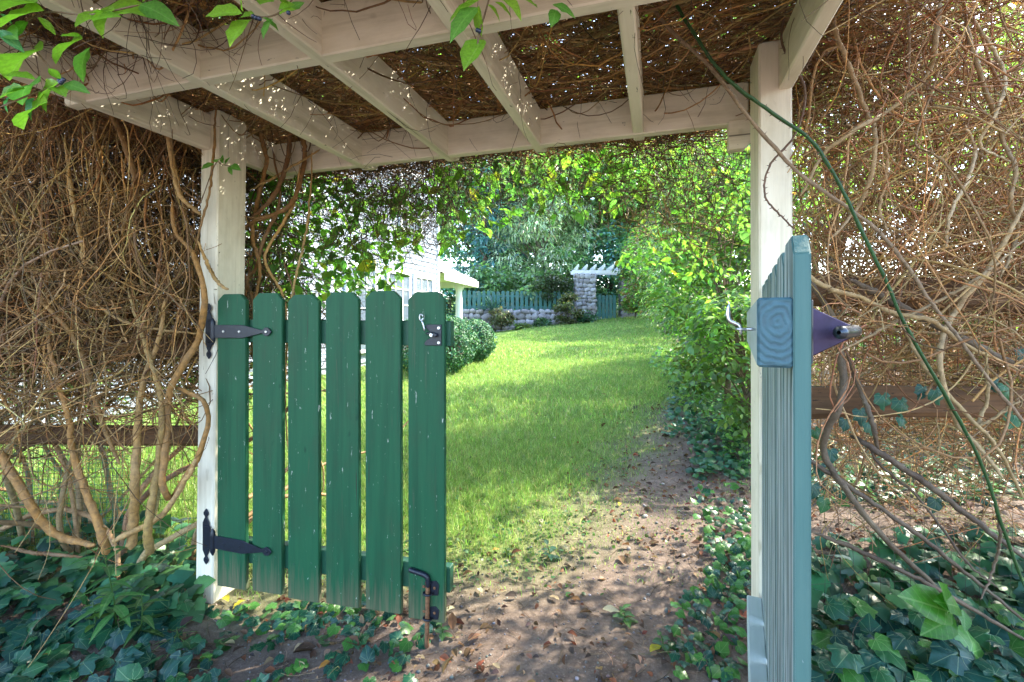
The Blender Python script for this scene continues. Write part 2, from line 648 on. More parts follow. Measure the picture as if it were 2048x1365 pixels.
def ground_mat():
    m, nt, p, out = newmat('soil_and_turf')
    a = nd(nt, 'ShaderNodeAttribute', attribute_name='tint')
    sep = nd(nt, 'ShaderNodeSeparateColor')
    nt.links.new(a.outputs['Color'], sep.inputs[0])
    co = coords(nt, rnd=False)
    n1 = noise(nt, co, 5, 8, .65)
    n2 = noise(nt, co, 60, 6, .7)
    n3 = noise(nt, co, 320, 3, .6)
    vo = nd(nt, 'ShaderNodeTexVoronoi', inp={'Scale': 90.0})
    nt.links.new(co, vo.inputs['Vector'])
    soil = mixc(nt, ramp(nt, n1, .3, .7), (.145, .104, .082), (.245, .186, .148))
    soil = mixc(nt, ramp(nt, n2, .35, .68), mixc(nt, .55, soil, (.05, .035, .028)), soil)
    soil = mixc(nt, ramp(nt, vo.outputs['Distance'], .0, .35), (.22, .185, .16), soil)
    turf = mixc(nt, ramp(nt, n1, .3, .7), (.10, .19, .03), (.16, .25, .05))
    turf = mixc(nt, ramp(nt, n2, .3, .7), mixc(nt, .4, turf, (.06, .05, .02)), turf)
    c = mixc(nt, sep.outputs[0], soil, turf)
    nt.links.new(c, p.inputs['Base Color'])
    p.inputs['Roughness'].default_value = .92
    p.inputs['Specular IOR Level'].default_value = .15
    h = mixc(nt, .5, n2, n3)
    bump(nt, p, h, .7, .012)
    return m


M_GROUND = ground_mat()
M_GLASS, _nt, _p, _o2 = newmat('window_glass')
_p.inputs['Base Color'].default_value = (.10, .13, .16, 1)
_p.inputs['Roughness'].default_value = .06
_p.inputs['Specular IOR Level'].default_value = .8
M_SIDING = paint_mat('pale_siding_paint', (.27, .31, .37), (.25, .29, .35), (.22, .24, .27), chip=.8, rough=.55, dirt=(.4, .42, .44), dirt_amt=.3)
M_ROOF = flat_mat('pale_roof_sheet', (.62, .60, .54), .6, 0, .12, 4)
M_BLIND = flat_mat('window_blind', (.55, .58, .6), .7, 0, .1, 4)

# ------------------------------------------------------------------ ground
xs = np.unique(np.concatenate([np.linspace(-260, -12, 26), np.linspace(-12, -3, 30), np.linspace(-3, 3, 150), np.linspace(3, 14, 36), np.linspace(14, 260, 26)]))
ys = np.unique(np.concatenate([np.linspace(-260, -10, 22), np.linspace(-10, .6, 24), np.linspace(.6, 4.5, 130), np.linspace(4.5, 30, 90), np.linspace(30, 300, 30)]))
gx, gy = np.meshgrid(xs, ys)
gz = G(gx, gy)
V = np.stack([gx, gy, gz], -1).reshape(-1, 3)
nx, ny = len(xs), len(ys)
ii = np.arange(nx * ny).reshape(ny, nx)
Fq = np.stack([ii[:-1, :-1], ii[:-1, 1:], ii[1:, 1:], ii[1:, :-1]], -1).reshape(-1, 4)
lm = lawn_mask(gx, gy).reshape(-1)
t = np.zeros((len(V), 3))
t[:, 0] = lm
g = put('ground', V, Fq, M_GROUND, None, t, True)
tag(g, kind='structure')

# ------------------------------------------------------------------ house (left, behind the gate)
CXY = np.array([-1.87, 12.0])


def HP(t, off, z):        # t metres from the far corner towards the camera, off metres out of the wall
    p = CXY - np.array([SN, CS]) * t + np.array([CS, -SN]) * off
    return np.array([p[0], p[1], z])


house = thing('white_house', HP(5, -3.5, 0), 'white clapboard house beyond the gate with tall windows', 'house')
WL, WH, WD = 10.5, 5.3, 7.0
# core walls
core = prism('wall', [(0, 0), (WL, 0), (WL, -WD), (0, -WD)], WH, Matrix.Translation(Vector(HP(0, 0, WH / 2 + .1))) @ Matrix(
    ((-SN, CS, 0, 0), (-CS, -SN, 0, 0), (0, 0, 1, 0), (0, 0, 0, 1))), M_SIDING, house, .0)
bw = .115
for k in range(44):
    z0 = .32 + k * bw
    me_ = prism_mesh('siding_board', [(0, 0), (bw + .01, 0), (bw + .01, .006), (0, .022)], WL - .02, 0) if k == 0 else me_
    M = frame(HP((WL) / 2, .004, z0), (0, 0, 1), UD)
    link('siding_board', me_, M_SIDING, house, M)
timber('corner_board', HP(.045, .022, .1), HP(.045, .022, WH), UD, .06, .10, M_WHITE, house)
timber('corner_board', HP(WL - .06, .022, .1), HP(WL - .06, .022, WH), UD, .06, .10, M_WHITE, house)
# windows: frame, pane, muntins
for (ta, tb, z0, z1) in ((.38, 1.28, .75, 2.12), (1.52, 2.42, .75, 2.12), (2.85, 3.75, .55, 2.12), (5.2, 6.3, .8, 2.2), (7.4, 8.5, .8, 2.2), (1.0, 1.9, 3.1, 4.4), (4.5, 5.4, 3.1, 4.4)):
    w_ = bpy.data.objects.new('window', None)
    COL.objects.link(w_)
    w_.parent = house
    w_.location = Vector(HP((ta + tb) / 2, .03, (z0 + z1) / 2)) - house.location
    for a, b in ((HP(ta, .045, z0 - .04), HP(ta, .045, z1 + .04)), (HP(tb, .045, z0 - .04), HP(tb, .045, z1 + .04))):
        timber('frame', a, b, UD, .05, .08, M_WHITE, w_)
    timber('frame', HP(ta + .04, .045, z1), HP(tb - .04, .045, z1), UD, .048, .08, M_WHITE, w_)
    timber('sill', HP(ta - .06, .06, z0 - .02), HP(tb + .06, .06, z0 - .02), UD, .09, .05, M_WHITE, w_)
    timber('pane', HP(ta + .03, .034, (z0 + z1) / 2), HP(tb - .03, .034, (z0 + z1) / 2), UD, .012, z1 - z0 - .05, M_GLASS, w_, 0)
    for q in (1 / 3, 2 / 3):
        timber('muntin', HP(ta + (tb - ta) * q, .046, z0), HP(ta + (tb - ta) * q, .046, z1), UD, .02, .022, M_WHITE, w_, 0)
    for q in (.25, .5, .75):
        timber('muntin', HP(ta + .04, .047, z0 + (z1 - z0) * q), HP(tb - .04, .047, z0 + (z1 - z0) * q), UD, .02, .022, M_WHITE, w_, 0)
# gable roof
for sgn in (0, 1):
    a = HP(-.35, .45 if not sgn else -WD - .45, WH + .0)
    M = frame(a, -VD, (-UD if not sgn else UD) * (WD / 2 + .5) + np.array([0, 0, 2.6]))
    prism('roof', [(0, 0), (WL + .7, 0), (WL + .7, 4.75), (0, 4.75)], .09, M, flat_mat('grey_shingle', (.16, .16, .17), .9, 0, .3, 3), house, .0)
# porch on the far gable
eave = [HP(-.05, .16, 2.30), HP(-2.25, .22, 2.24), HP(-2.25, -3.2, 2.24), HP(-.05, -3.2, 2.30)]
ridge = [HP(-.05, -1.0, 2.85), HP(-1.0, -1.0, 2.85)]
pv = [tuple(p - np.array(wloc(house))) for p in eave + ridge]
prf = bpy.data.meshes.new('porch_roof')
prf.from_pydata(pv, [], [(0, 1, 5, 4), (1, 2, 5), (2, 3, 4, 5), (3, 2, 1, 0)])
o = bpy.data.objects.new('porch_roof', prf)
prf.materials.append(M_ROOF)
COL.objects.link(o)
o.parent = house
timber('porch_fascia', HP(-.1, .15, 2.21), HP(-2.25, .21, 2.16), (0, 0, 1), .17, .05, M_WHITE, house)
timber('porch_fascia', HP(-2.22, .19, 2.16), HP(-2.22, -3.1, 2.16), (0, 0, 1), .165, .05, M_WHITE, house)
for k in range(9):
    f = (k + .5) / 9
    e0 = eave[0] * (1 - f) + eave[1] * f
    e1 = ridge[0] * (1 - f * .98) + ridge[1] * f * .98
    timber('roof_batten', e0 + (0, 0, .025), e1 + (0, 0, .025), VD, .05, .03, M_WHITE, house, 0)


def column(name, b, z1, r, parent):
    prof = [(r * 1.35, 0), (r * 1.35, .08), (r * 1.05, .12), (r, .16), (r * .88, z1 - b[2] - .2), (r * .98, z1 - b[2] - .16), (r * 1.3, z1 - b[2] - .1), (r * 1.3, z1 - b[2])]
    n = 16
    V, Fc = [], []
    for (rr, z) in prof:
        for k in range(n):
            a = 2 * math.pi * k / n
            V.append((b[0] + rr * math.cos(a), b[1] + rr * math.sin(a), b[2] + z))
    for i in range(len(prof) - 1):
        for k in range(n):
            Fc.append((i * n + k, i * n + (k + 1) % n, (i + 1) * n + (k + 1) % n, (i + 1) * n + k))
    return put(name, V, np.array(Fc), M_WHITE, parent, None, True)


cp = at(918, 640, 13.55)
column('porch_column', np.array([cp[0], cp[1], .35]), 2.13, .105, house)
cp2 = HP(-2.0, -2.6, .4)
column('porch_column', cp2, 2.13, .105, house)
# porch wall; the shade under the roof is put into its dark colour
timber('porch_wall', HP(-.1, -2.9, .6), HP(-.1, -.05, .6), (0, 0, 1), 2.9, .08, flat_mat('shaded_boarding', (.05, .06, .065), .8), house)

# ------------------------------------------------------------------ far stone wall, fence, pillar, arbour and gate
def stone_variant(i):
    bm = bmesh.new()
    bmesh.ops.create_cube(bm, size=1.0)
    bmesh.ops.subdivide_edges(bm, edges=bm.edges[:], cuts=1, use_grid_fill=True)
    r = random.Random(i)
    for v in bm.verts:
        l = v.co.length
        v.co = v.co.normalized() * (.5 * (.55 * 1 + .45 * l / .5)) * r.uniform(.80, 1.12)
    me = bpy.data.meshes.new('stone')
    bm.to_mesh(me)
    bm.free()
    for p in me.polygons:
        p.use_smooth = True
    me.materials.append(M_STONE)
    return me


STONES = [stone_variant(i) for i in range(7)]


def lay_stones(parent, origin, along, out, L, Hh, size, depth=.16, base_fn=None, skip=None):
    """random courses of stones over a rectangle L x Hh starting at origin"""
    along, out = np.asarray(along, float), np.asarray(out, float)
    z = 0.0
    n = 0
    while z < Hh - size * .25:
        h = min(size * random.uniform(.75, 1.2), Hh - z)
        if Hh - z - h < size * .4:
            h = Hh - z
        x = -random.uniform(0, size * .4)
        while x < L:
            w = size * random.uniform(.8, 1.75)
            cx = min(max(x + w / 2, w * .3), L - w * .3)
            o = bpy.data.objects.new('stone', random.choice(STONES))
            COL.objects.link(o)
            o.parent = parent
            p = origin + along * cx + np.array([0, 0, z + h / 2 + random.uniform(-.02, .02)]) + out * random.uniform(-.02, .03)
            M = frame(p - np.array(wloc(parent)), along, (0, 0, 1)) @ Matrix.Rotation(random.uniform(-.55, .55), 4, 'Z')
            o.matrix_local = M @ Matrix.Diagonal((w * 1.04, h * 1.06, depth * random.uniform(.9, 1.4), 1))
            x += w * .93
            n += 1
        z += h * .93
    return n


wa, wb = at(925, 640, 20.2), at(1155, 640, 21.0)
wa[2] = wb[2] = .45
al = (wb - wa) / np.linalg.norm(wb - wa)
wout = np.array([al[1], -al[0], 0])
Lw = float(np.linalg.norm(wb - wa))
sw = thing('stone_wall', (wa + wb) / 2, 'low grey fieldstone retaining wall below the far picket fence', 'wall')
prism('mortar_core', [(0, 0), (Lw, 0), (Lw, 1.08), (0, 1.08)],   .6, frame(wa - wout * .30, al, (0, 0, 1)), M_MORTAR, sw, .0)
lay_stones(sw, wa + wout * .02, al, wout, Lw, 1.12, .26)
# fence on top
fz = 1.5
ff = thing('picket_fence', (wa + wb) / 2 + (0, 0, 1.05), 'teal picket fence standing on the far stone wall', 'fence')
npk = 24
board_me = prism_mesh('picket', [(0, -.07), (.84, -.07), (.88, -.035), (.88, .035), (.84, .07), (0, .07)], .02, .0)
for k in range(npk):
    p = wa + al * (Lw * (k + .5) / npk) + np.array([0, 0, fz - wa[2] + .02 * math.sin(k * 1.7)]) + wout * -.40
    link('picket', board_me, M_TEAL, ff, frame(p, (0, 0, 1), al))
for z in (.17, .66):
    timber('rail', wa + (0, 0, fz - wa[2] + z) - wout * .435, wb + (0, 0, fz - wa[2] + z) - wout * .435, (0, 0, 1), .09, .04, M_TEAL, ff, 0)
# left stretch of the fence, in the porch's shade
# pillar
pc = at(1172, 640, 20.9)
pil = thing('stone_pillar', (pc[0], pc[1], .95), 'tall fieldstone gate pillar carrying the far white arbor', 'pillar')
ph, pw = 2.3, .78
b0 = np.array([pc[0] - pw / 2, pc[1], .85])
prism('mortar_core', [(0, 0), (pw, 0), (pw, ph), (0, ph)], pw, frame(b0 + (0, pw / 2, 0), (1, 0, 0), (0, 0, 1)), M_MORTAR, pil, .0)
X1, Y1 = np.array([1., 0, 0]), np.array([0, 1., 0])
lay_stones(pil, b0 + (0, -.0, 0), X1, -Y1, pw, ph, .19, .12)
lay_stones(pil, b0 + (0, 0, 0), Y1, -X1, pw, ph, .21, .12)
lay_stones(pil, b0 + (pw, 0, 0), Y1, X1, pw, ph, .21, .12)
pc2 = at(1262, 640, 21.2)
pil2 = thing('stone_pillar', (pc2[0], pc2[1], 1.0), 'fieldstone gate pillar mostly hidden behind the shrubs', 'pillar')
b2 = np.array([pc2[0] - pw / 2, pc2[1], .95])
prism('mortar_core', [(0, 0), (pw, 0), (pw, 2.2), (0, 2.2)], pw, frame(b2 + (0, pw / 2, 0), (1, 0, 0), (0, 0, 1)), M_MORTAR, pil2, .0)
lay_stones(pil2, b2, X1, -Y1, pw, 2.2, .24, .12)
arb = thing('white_arbor', (pc[0] + 1, pc[1], 3.1), 'white timber arbor spanning the far stone pillars', 'arbor')
for yy in (0.1, .62):
    timber('beam', (pc[0] - .6, pc[1] + yy, 3.24), (pc2[0] + .6, pc2[1] + yy, 3.24), (0, 0, 1), .16, .06, M_WHITE, arb)
for k in range(7):
    x = pc[0] - .38 + k * .38
    M = frame((x, pc[1] - .35, 3.32), (0, 1, 0), (0, 0, 1))
    prism('rafter', [(0, .09), (.12, 0), (1.35, 0), (1.5, .09), (1.5, .16), (0, .2)], .05, M, M_WHITE, arb)
gt = thing('garden_gate', (pc[0] + .9, pc[1], 1.1), 'far teal picket gate beside the stone pillar', 'gate')
for k in range(6):
    p = np.array([pc[0] + pw / 2 + .1 + k * .165, pc[1] + .3, 1.12])
    link('picket', prism_mesh('picket', [(0, -.068), (1.06, -.068), (1.1, -.03), (1.1, .03), (1.06, .068), (0, .068)], .02, 0), M_TEAL, gt, frame(p, (0, 0, 1), X1))
for z in (1.35, 1.95):
    timber('rail', (pc[0] + pw / 2 + .03, pc[1] + .33, z), (pc[0] + pw / 2 + 1.0, pc[1] + .33, z), (0, 0, 1), .09, .035, M_TEAL, gt, 0)

# ------------------------------------------------------------------ foliage builders
def clump_leaves(N, centres, rad, size, base, T=DIAM, up=.5, flat=.7, var=.3, sun=0.0, droop=.3):
    idx = rng.integers(0, len(centres), N)
    off = rng.normal(0, 1, (N, 3))
    off /= np.linalg.norm(off, axis=1, keepdims=True)
    off *= (rng.random((N, 1)) ** .45)
    off[:, 2] *= flat
    r = np.broadcast_to(rad, (len(centres),))[idx][:, None]
    pos = centres[idx] + off * r
    n = off * .6 + rng.normal(0, .55, (N, 3))
    n[:, 2] = np.abs(n[:, 2]) + up
    h = off + rng.normal(0, .5, (N, 3))
    h[:, 2] -= droop
    ct = np.exp(rng.normal(0, .22, len(centres)))[idx][:, None]
    tint = np.clip(rtint(N, base, var) * ct, 0, .9)
    s = size * np.exp(rng.normal(0, .25, N))
    return scatter(T, pos, frames(n, h), s, tint)


def ell_points(n, c, rx, ry, rz, shell=.45):
    p = rng.normal(0, 1, (n, 3))
    p /= np.linalg.norm(p, axis=1, keepdims=True)
    p *= (shell + (1 - shell) * rng.random((n, 1)) ** .6)
    return np.asarray(c) + p * np.array([rx, ry, rz])


def tree(name, label, base, h, r, n, leaf, base_t, cat='tree', group=None, trunk_r=.16, crown_low=.25, nc=70, crad=None, T=DIAM, mat=None, barkc=(.10, .075, .055), droop=.3, flat=.7):
    base = np.asarray(base, float)
    t = thing(name, base, label, cat, group)
    cz = base[2] + h * (crown_low + 1) / 2
    rz = h * (1 - crown_low) / 2
    cen = ell_points(nc, (base[0], base[1], cz), r, r, rz)
    V, Fc, ti = clump_leaves(n, cen, crad or r * .33, leaf, base_t, T=T, droop=droop, flat=flat)
    f = put('crown' if cat == 'tree' else 'foliage', V, Fc, mat or M_FAR, t, ti)
    f['kind'] = 'stuff'
    one_tube('trunk' if cat == 'tree' else 'stem', [base - (0, 0, .1), base + (.05, 0, h * .3), base + (-.05, .05, h * .62), base + (0, 0, h * .9)],
             [trunk_r, trunk_r * .7, trunk_r * .4, trunk_r * .1], M_BARK, t, 16, 8, barkc)
    K = 7
    sel = cen[:min(nc, 26)]
    P = np.zeros((len(sel), K, 3))
    z0 = base[2] + np.clip((sel[:, 2] - base[2]) * .55, h * .1, h * .7)
    st = np.stack([np.full(len(sel), base[0]), np.full(len(sel), base[1]), z0], -1)
    for k in range(K):
        q = k / (K - 1)
        P[:, k] = st * (1 - q) + sel * q
        P[:, k, 2] += .12 * h * math.sin(q * math.pi) * .3
    V, Fc, ti = twig_mesh(P, trunk_r * .35, trunk_r * .05, barkc, 4)
    put('limb', V, Fc, M_BARK, t, ti)['kind'] = 'stuff'
    return t


# ------------------------------------------------------------------ trees beyond the far fence
GD, GM, GY, GB = (.14, .28, .12), (.24, .40, .15), (.33, .48, .11), (.12, .29, .27)
tree('broadleaf_tree', 'tall dark green tree behind the left end of the far picket fence', (-2.0, 30, 1.4), 11, 4.2, 13000, .30, [GD, GM, GB], nc=110)
tree('broadleaf_tree', 'pale leafy tree leaning over the far fence left of the stone pillar', (1.6, 24.2, 1.3), 6.2, 2.5, 9000, .24, [(.46, .54, .36), (.30, .46, .24), (.36, .46, .26)], nc=80, crown_low=.12, T=LANCE, droop=1.0)
tree('broadleaf_tree', 'mid green tree rising behind the far white arbor', (4.0, 28, 1.5), 12, 4.5, 15000, .30, [GM, GD, (.075, .13, .04)], nc=110)
tree('broadleaf_tree', 'yellow green tree towering behind the right shrubs', (8.8, 27, 1.6), 10, 4.8, 15000, .30, [GY, GM], nc=110)
tree('broadleaf_tree', 'dark tree filling the gap under the far arbor', (5.2, 25.0, 1.3), 5, 2.2, 4500, .22, [GD, GB], nc=50, crown_low=.05)
tree('broadleaf_tree', 'leafy tree rising behind the white house roof', (-9, 32, 1.5), 13, 5, 9000, .3, [GM, GD], nc=110)
tree('broadleaf_tree', 'tall tree at the far right edge of the garden', (14, 22, 1.6), 12, 5, 8000, .3, [GY, GM], nc=100)
tree('broadleaf_tree', 'broad tree far behind the others in the middle', (1, 42, 3), 16, 7, 9000, .42, [GD, GM, GB], nc=110)
tree('broadleaf_tree', 'broad tree far behind the arbor to the right', (14, 42, 3), 18, 8, 9000, .42, [GM, GD], nc=110)


for k_, (px_, d_, h_, r_, tt_, lb_) in enumerate((
        (900, 23.5, 3.0, 1.6, [GD, GB], 'dark bushy shrub behind the left end of the far fence'),
        (975, 23.0, 3.4, 1.6, [GM, (.2, .3, .2)], 'mid green shrub behind the yucca and far fence'),
        (1060, 22.8, 3.0, 1.5, [(.26, .36, .2), GM], 'pale shrub behind the middle of the far fence'),
        (1120, 23.2, 3.6, 1.6, [GM, GD], 'leafy shrub behind the far fence beside the pillar'),
        (1215, 24.0, 3.4, 1.7, [GD, GB], 'dark shrub seen through the far gateway'))):
    b_ = at(px_, 640, d_)
    b_[2] = float(G(b_[0], b_[1])) - .1
    tree('backdrop_shrub', lb_, b_, h_, r_, 3800, .2, tt_, cat='shrub', trunk_r=.04, crown_low=.0, nc=40)


def conifer(label, base, h, r, n, tint):
    base = np.asarray(base, float)
    t = thing('spruce_tree', base, label, 'tree')
    one_tube('trunk', [base - (0, 0, .1), base + (0, 0, h * .5), base + (0, 0, h)], [.16, .09, .02], M_BARK, t, 12, 8, (.08, .06, .05))
    nb = 150
    zz = rng.random(nb) ** 1.2
    aa = rng.random(nb) * 6.283
    L = r * (1 - zz * .95)
    K = 8
    P = np.zeros((nb, K, 3))
    for k in range(K):
        q = k / (K - 1)
        P[:, k, 0] = base[0] + np.cos(aa) * L * q
        P[:, k, 1] = base[1] + np.sin(aa) * L * q
        P[:, k, 2] = base[2] + h * (.04 + .95 * zz) - L * .35 * q + L * .22 * q ** 3
    V, Fc, ti = twig_mesh(P, .03, .008, (.08, .06, .05), 3)
    put('limb', V, Fc, M_BARK, t, ti)['kind'] = 'stuff'
    bi = rng.integers(0, nb, n)
    q = rng.random(n) ** .7 * .999
    k0 = (q * (K - 1)).astype(int)
    f = (q * (K - 1) - k0)[:, None]
    pos = P[bi, k0] * (1 - f) + P[bi, k0 + 1] * f
    out = np.stack([np.cos(aa[bi]), np.sin(aa[bi]), np.full(n, -.25)], -1)
    hd = out + rng.normal(0, .75, (n, 3))
    hd[:, 2] -= .2
    nn = rng.normal(0, .5, (n, 3)) + (0, 0, .9)
    V, Fc, ti = scatter(LANCE, pos, frames(nn, hd), .30 * np.exp(rng.normal(0, .3, n)), rtint(n, tint, .35))
    put('crown', V, Fc, M_FAR, t, ti)['kind'] = 'stuff'


conifer('blue green spruce beside the house porch behind the far fence', (-1.4, 24.5, 1.1), 8.0, 2.4, 7000, [(.13, .32, .38), (.11, .27, .29)])
conifer('smaller blue spruce just right of the tall spruce', (.2, 26, 1.2), 6.6, 2.1, 5000, [(.15, .34, .37), (.13, .29, .26)])

# ------------------------------------------------------------------ planting in front of the far wall
for (px, py, d, h, r, n, tt, lb) in (
        (1002, 655, 19.6, .75, .45, 1500, [(.11, .14, .05), (.15, .13, .07)], 'small olive shrub growing against the far stone wall'),
        (1135, 648, 20.0, 1.25, .6, 2200, [(.13, .16, .05), (.12, .12, .05)], 'loose yellow olive shrub left of the stone pillar'),
        (1085, 655, 20.2, .35, .45, 900, [(.05, .13, .05), (.10, .17, .06)], 'low green perennial clump at the foot of the wall'),
        (1050, 660, 19.9, .22, .35, 600, [(.13, .2, .03), (.10, .16, .03)], 'lime green clump at the foot of the wall'),
        (1170, 645, 20.2, .35, .5, 900, [(.04, .12, .07), (.07, .14, .07)], 'leafy hosta clump at the foot of the stone pillar'),
        (950, 662, 19.6, .5, .5, 900, [(.05, .11, .05)], 'green clump at the left end of the far stone wall'),
        (1105, 600, 21.4, 1.3, .9, 3500, [(.06, .12, .035), (.10, .15, .05), (.16, .17, .12)], 'climbing shrub spilling over the far picket fence')):
    b = at(px, py, d)
    tree('garden_shrub' if h > .5 else 'leafy_clump', lb, b, h, r, n, .11, tt, cat='shrub' if h > .5 else 'plant', trunk_r=.02, crown_low=0, nc=24)
yb = at(986, 622, 20.32)
yu = thing('yucca_plant', yb, 'spiky blue green yucca on top of the far wall', 'plant')
n = 46
aa, el = rng.random(n) * 6.283, rng.random(n) * 1.35
hd = np.stack([np.cos(aa) * np.cos(el), np.sin(aa) * np.cos(el), np.sin(el)], -1)
YL = half_leaf([(.1, .035), (.5, .045), (.85, .02)], [0, .5, .85, 1], .5, .08)
V, Fc, ti = scatter(YL, np.tile(yb, (n, 1)), frames(np.cross(hd, np.cross((0, 0, 1.), hd)) + .01, hd), .80 * np.ones(n), rtint(n, (.09, .20, .17), .2))
put('leaves', V, Fc, M_IVY, yu, ti)['kind'] = 'stuff'

# ------------------------------------------------------------------ clipped box shrubs
def boxwood(label, c, r, h):
    base = np.array([c[0], c[1], float(G(c[0], c[1]))])
    t = thing('boxwood_shrub', base, label, 'shrub', 'rounded box shrubs beside the lawn')
    n = 9000
    p = rng.normal(0, 1, (n, 3))
    p = np.sign(p) * np.abs(p) ** .75
    p /= np.linalg.norm(p, axis=1, keepdims=True)
    ang = np.arctan2(p[:, 1], p[:, 0])
    bum = 1 + .05 * np.sin(ang * 5 + 1) * np.cos(p[:, 2] * 5) + .04 * np.sin(ang * 9 + p[:, 2] * 7)
    pos = base + (0, 0, h * .5) + p * np.array([r, r * 1.15, h * .53]) * (bum * rng.uniform(.90, 1.02, n))[:, None]
    pos[:, 2] = np.maximum(pos[:, 2], base[2] + .03)
    nn = p + rng.normal(0, .55, (n, 3)) + (0, 0, .3)
    V, Fc, ti = scatter(DIAM, pos, frames(nn), .045 * np.exp(rng.normal(0, .25, n)), rtint(n, [(.05, .15, .085), (.07, .175, .065)], .35))
    put('foliage', V, Fc, M_BOX, t, ti)['kind'] = 'stuff'
    nb = 260
    aa = rng.random(nb) * 6.283
    K = 5
    P = np.zeros((nb, K, 3))
    e = ell_points(nb, base + (0, 0, h * .5), r * .93, r * 1.05, h * .48, .7)
    for k in range(K):
        q = k / (K - 1)
        P[:, k] = (base + (0, 0, .02)) * (1 - q) + e * q
        P[:, k, 2] += .1 * math.sin(q * 3.14)
    V, Fc, ti = twig_mesh(P, .012, .004, (.06, .045, .03), 3)
    put('stems', V, Fc, M_BARK, t, ti)['kind'] = 'stuff'


boxwood('nearer clipped box shrub half hidden by the green gate', ((868 - CX) / F * 7.9, 7.9), .72, .95)
boxwood('second clipped box shrub behind the nearer one', ((938 - CX) / F * 9.3, 9.3), .52, .82)

# ------------------------------------------------------------------ bank of shrubs right of the lawn
BY, BGn, BB, BW = (.17, .29, .05), (.11, .23, .055), (.085, .19, .085), (.22, .29, .17)
bank = [
    ((1.82, 3.7), 1.4, .42, 3200, .055, [(.22, .36, .10), BY, (.18, .30, .15)], 'low glossy shrub behind the open gate post', OVATE),
    ((2.25, 5.0), 2.9, .75, 7500, .060, [BGn, BY, (.15, .2, .04)], 'upright leafy shrub nearest the right gate post', OVATE),
    ((2.95, 6.4), 2.7, .95, 8500, .062, [BY, BGn], 'yellow green shrub second along the right bank', DIAM),
    ((3.75, 8.6), 3.1, 1.15, 9000, .075, [BGn, BY, BB], 'arching shrub third along the right bank', DIAM),
    ((4.4, 11.8), 3.8, 1.35, 9500, .09, [BGn, BB, BW], 'silvery green shrub halfway along the right bank', LANCE),
    ((5.2, 15.0), 3.6, 1.5, 9000, .11, [BY, BGn, (.2, .12, .06)], 'shrub with reddening leaves near the far gate', DIAM),
    ((6.1, 19.0), 4.2, 1.7, 9000, .13, [BGn, BB], 'dark shrub beside the far gate', DIAM),
]
for (xy, h, r, n, lf, tt, lb, T) in bank:
    b = np.array([xy[0], xy[1], float(G(*xy))])
    tree('bank_shrub', lb, b, h, r, n, lf, tt, cat='shrub', trunk_r=.035, crown_low=.02, nc=90, crad=r * .3, T=T, mat=M_LEAF, group='shrubs along the right side of the lawn', barkc=(.2, .14, .08))
for (xy, h, r, n, lf, tt, lb) in (
        ((4.6, 4.2), 1.5, 1.2, 5000, .07, [BGn, BB, BY], 'low bush beyond the right wire fence nearest the bank'),
        ((6.2, 3.2), 1.7, 1.5, 5000, .08, [BY, BGn], 'low yellow green bush beyond the right wire fence'),
        ((8.0, 5.5), 2.6, 2.0, 5000, .11, [BGn, BB], 'wide green bush far beyond the right wire fence'),
        ((8.5, 2.0), 2.2, 2.0, 4000, .11, [BGn, BY], 'green bush at the right edge beyond the wire fence')):
    b = np.array([xy[0], xy[1], float(G(*xy))])
    tree('garden_shrub', lb, b, h, r, n, lf, tt, cat='shrub', trunk_r=.03, crown_low=.02, nc=60, crad=r * .33, mat=M_LEAF, barkc=(.3, .2, .1))
for (xy, h, r, lb) in (((12.5, 9), 7.5, 3.2, 'leafy tree far right behind the bare vines'), ((15, 4), 8, 3.6, 'leafy tree at the far right edge behind the fence'), ((17, 13), 9, 4.2, 'taller tree far right behind the nearer trees')):
    b = np.array([xy[0], xy[1], float(G(*xy))])
    tree('broadleaf_tree', lb, b, h, r, 8000, .22, [GY, GM], nc=80, crown_low=.1)
b = np.array([5.15, 19.9, float(G(5.15, 19.9))])
tree('bank_shrub', 'small shrub hiding the right end of the far arbor', b, 2.9, .6, 3500, .12, [BGn, BY, (.3, .2, .09)], cat='shrub', trunk_r=.03, crown_low=0, nc=40, mat=M_LEAF, group='shrubs along the right side of the lawn')
# overhanging tree: branch tips arching over the lawn
ob = np.array([4.6, 6.8, .3])
tree('overhanging_tree', 'airy tree arching over the lawn from the right bank', ob, 5.4, 2.3, 9000, .085, [BY, (.15, .26, .04)], trunk_r=.09, crown_low=.42, nc=60, T=OVATE, mat=M_LEAF, crad=.6, barkc=(.12, .09, .06), droop=.8)

# ------------------------------------------------------------------ pergola
perg = thing('garden_pergola', W(-.6, 1.5, 0), 'weathered cream painted pergola over the gateway under vines', 'pergola')
ZB, BH = 1.80, .14
# posts (u size .09, v size .14)
lp_t, lp_b = at(437, 230, 1.88), at(424, 1180, 1.88)
for tp, bt in ((lp_t, lp_b),):
    c0 = np.array([bt[0], bt[1], -.05]) - UD * .045 + VD * .07
    c1 = np.array([tp[0], tp[1], 1.955]) - UD * .045 + VD * .07
    post_l = timber('post', c0, c1, UD, .09, .14, M_CREAM, perg, .006)
rc = at(1520, 640, 1.42)
c0 = np.array([rc[0], rc[1], -.05]) + UD * .045 + VD * .07
c1 = c0 + np.array([0, 0, 2.0]) - UD * .004
post_r = timber('post', c0, c1, UD, .09, .14, M_CREAM, perg, .006)


def rafter(u, v0, v1, z=ZB, h=BH, t=.038, cut=True):
    L = v1 - v0
    poly = [(0, .05), (.02, .015), (.07, 0), (L - .07, 0), (L - .02, .015), (L, .05), (L, h), (0, h)] if cut else [(0, 0), (L, 0), (L, h), (0, h)]
    return prism('rafter', poly, t, frame(W(u, v0, z), VD, (0, 0, 1)), M_CREAM, perg, .004)


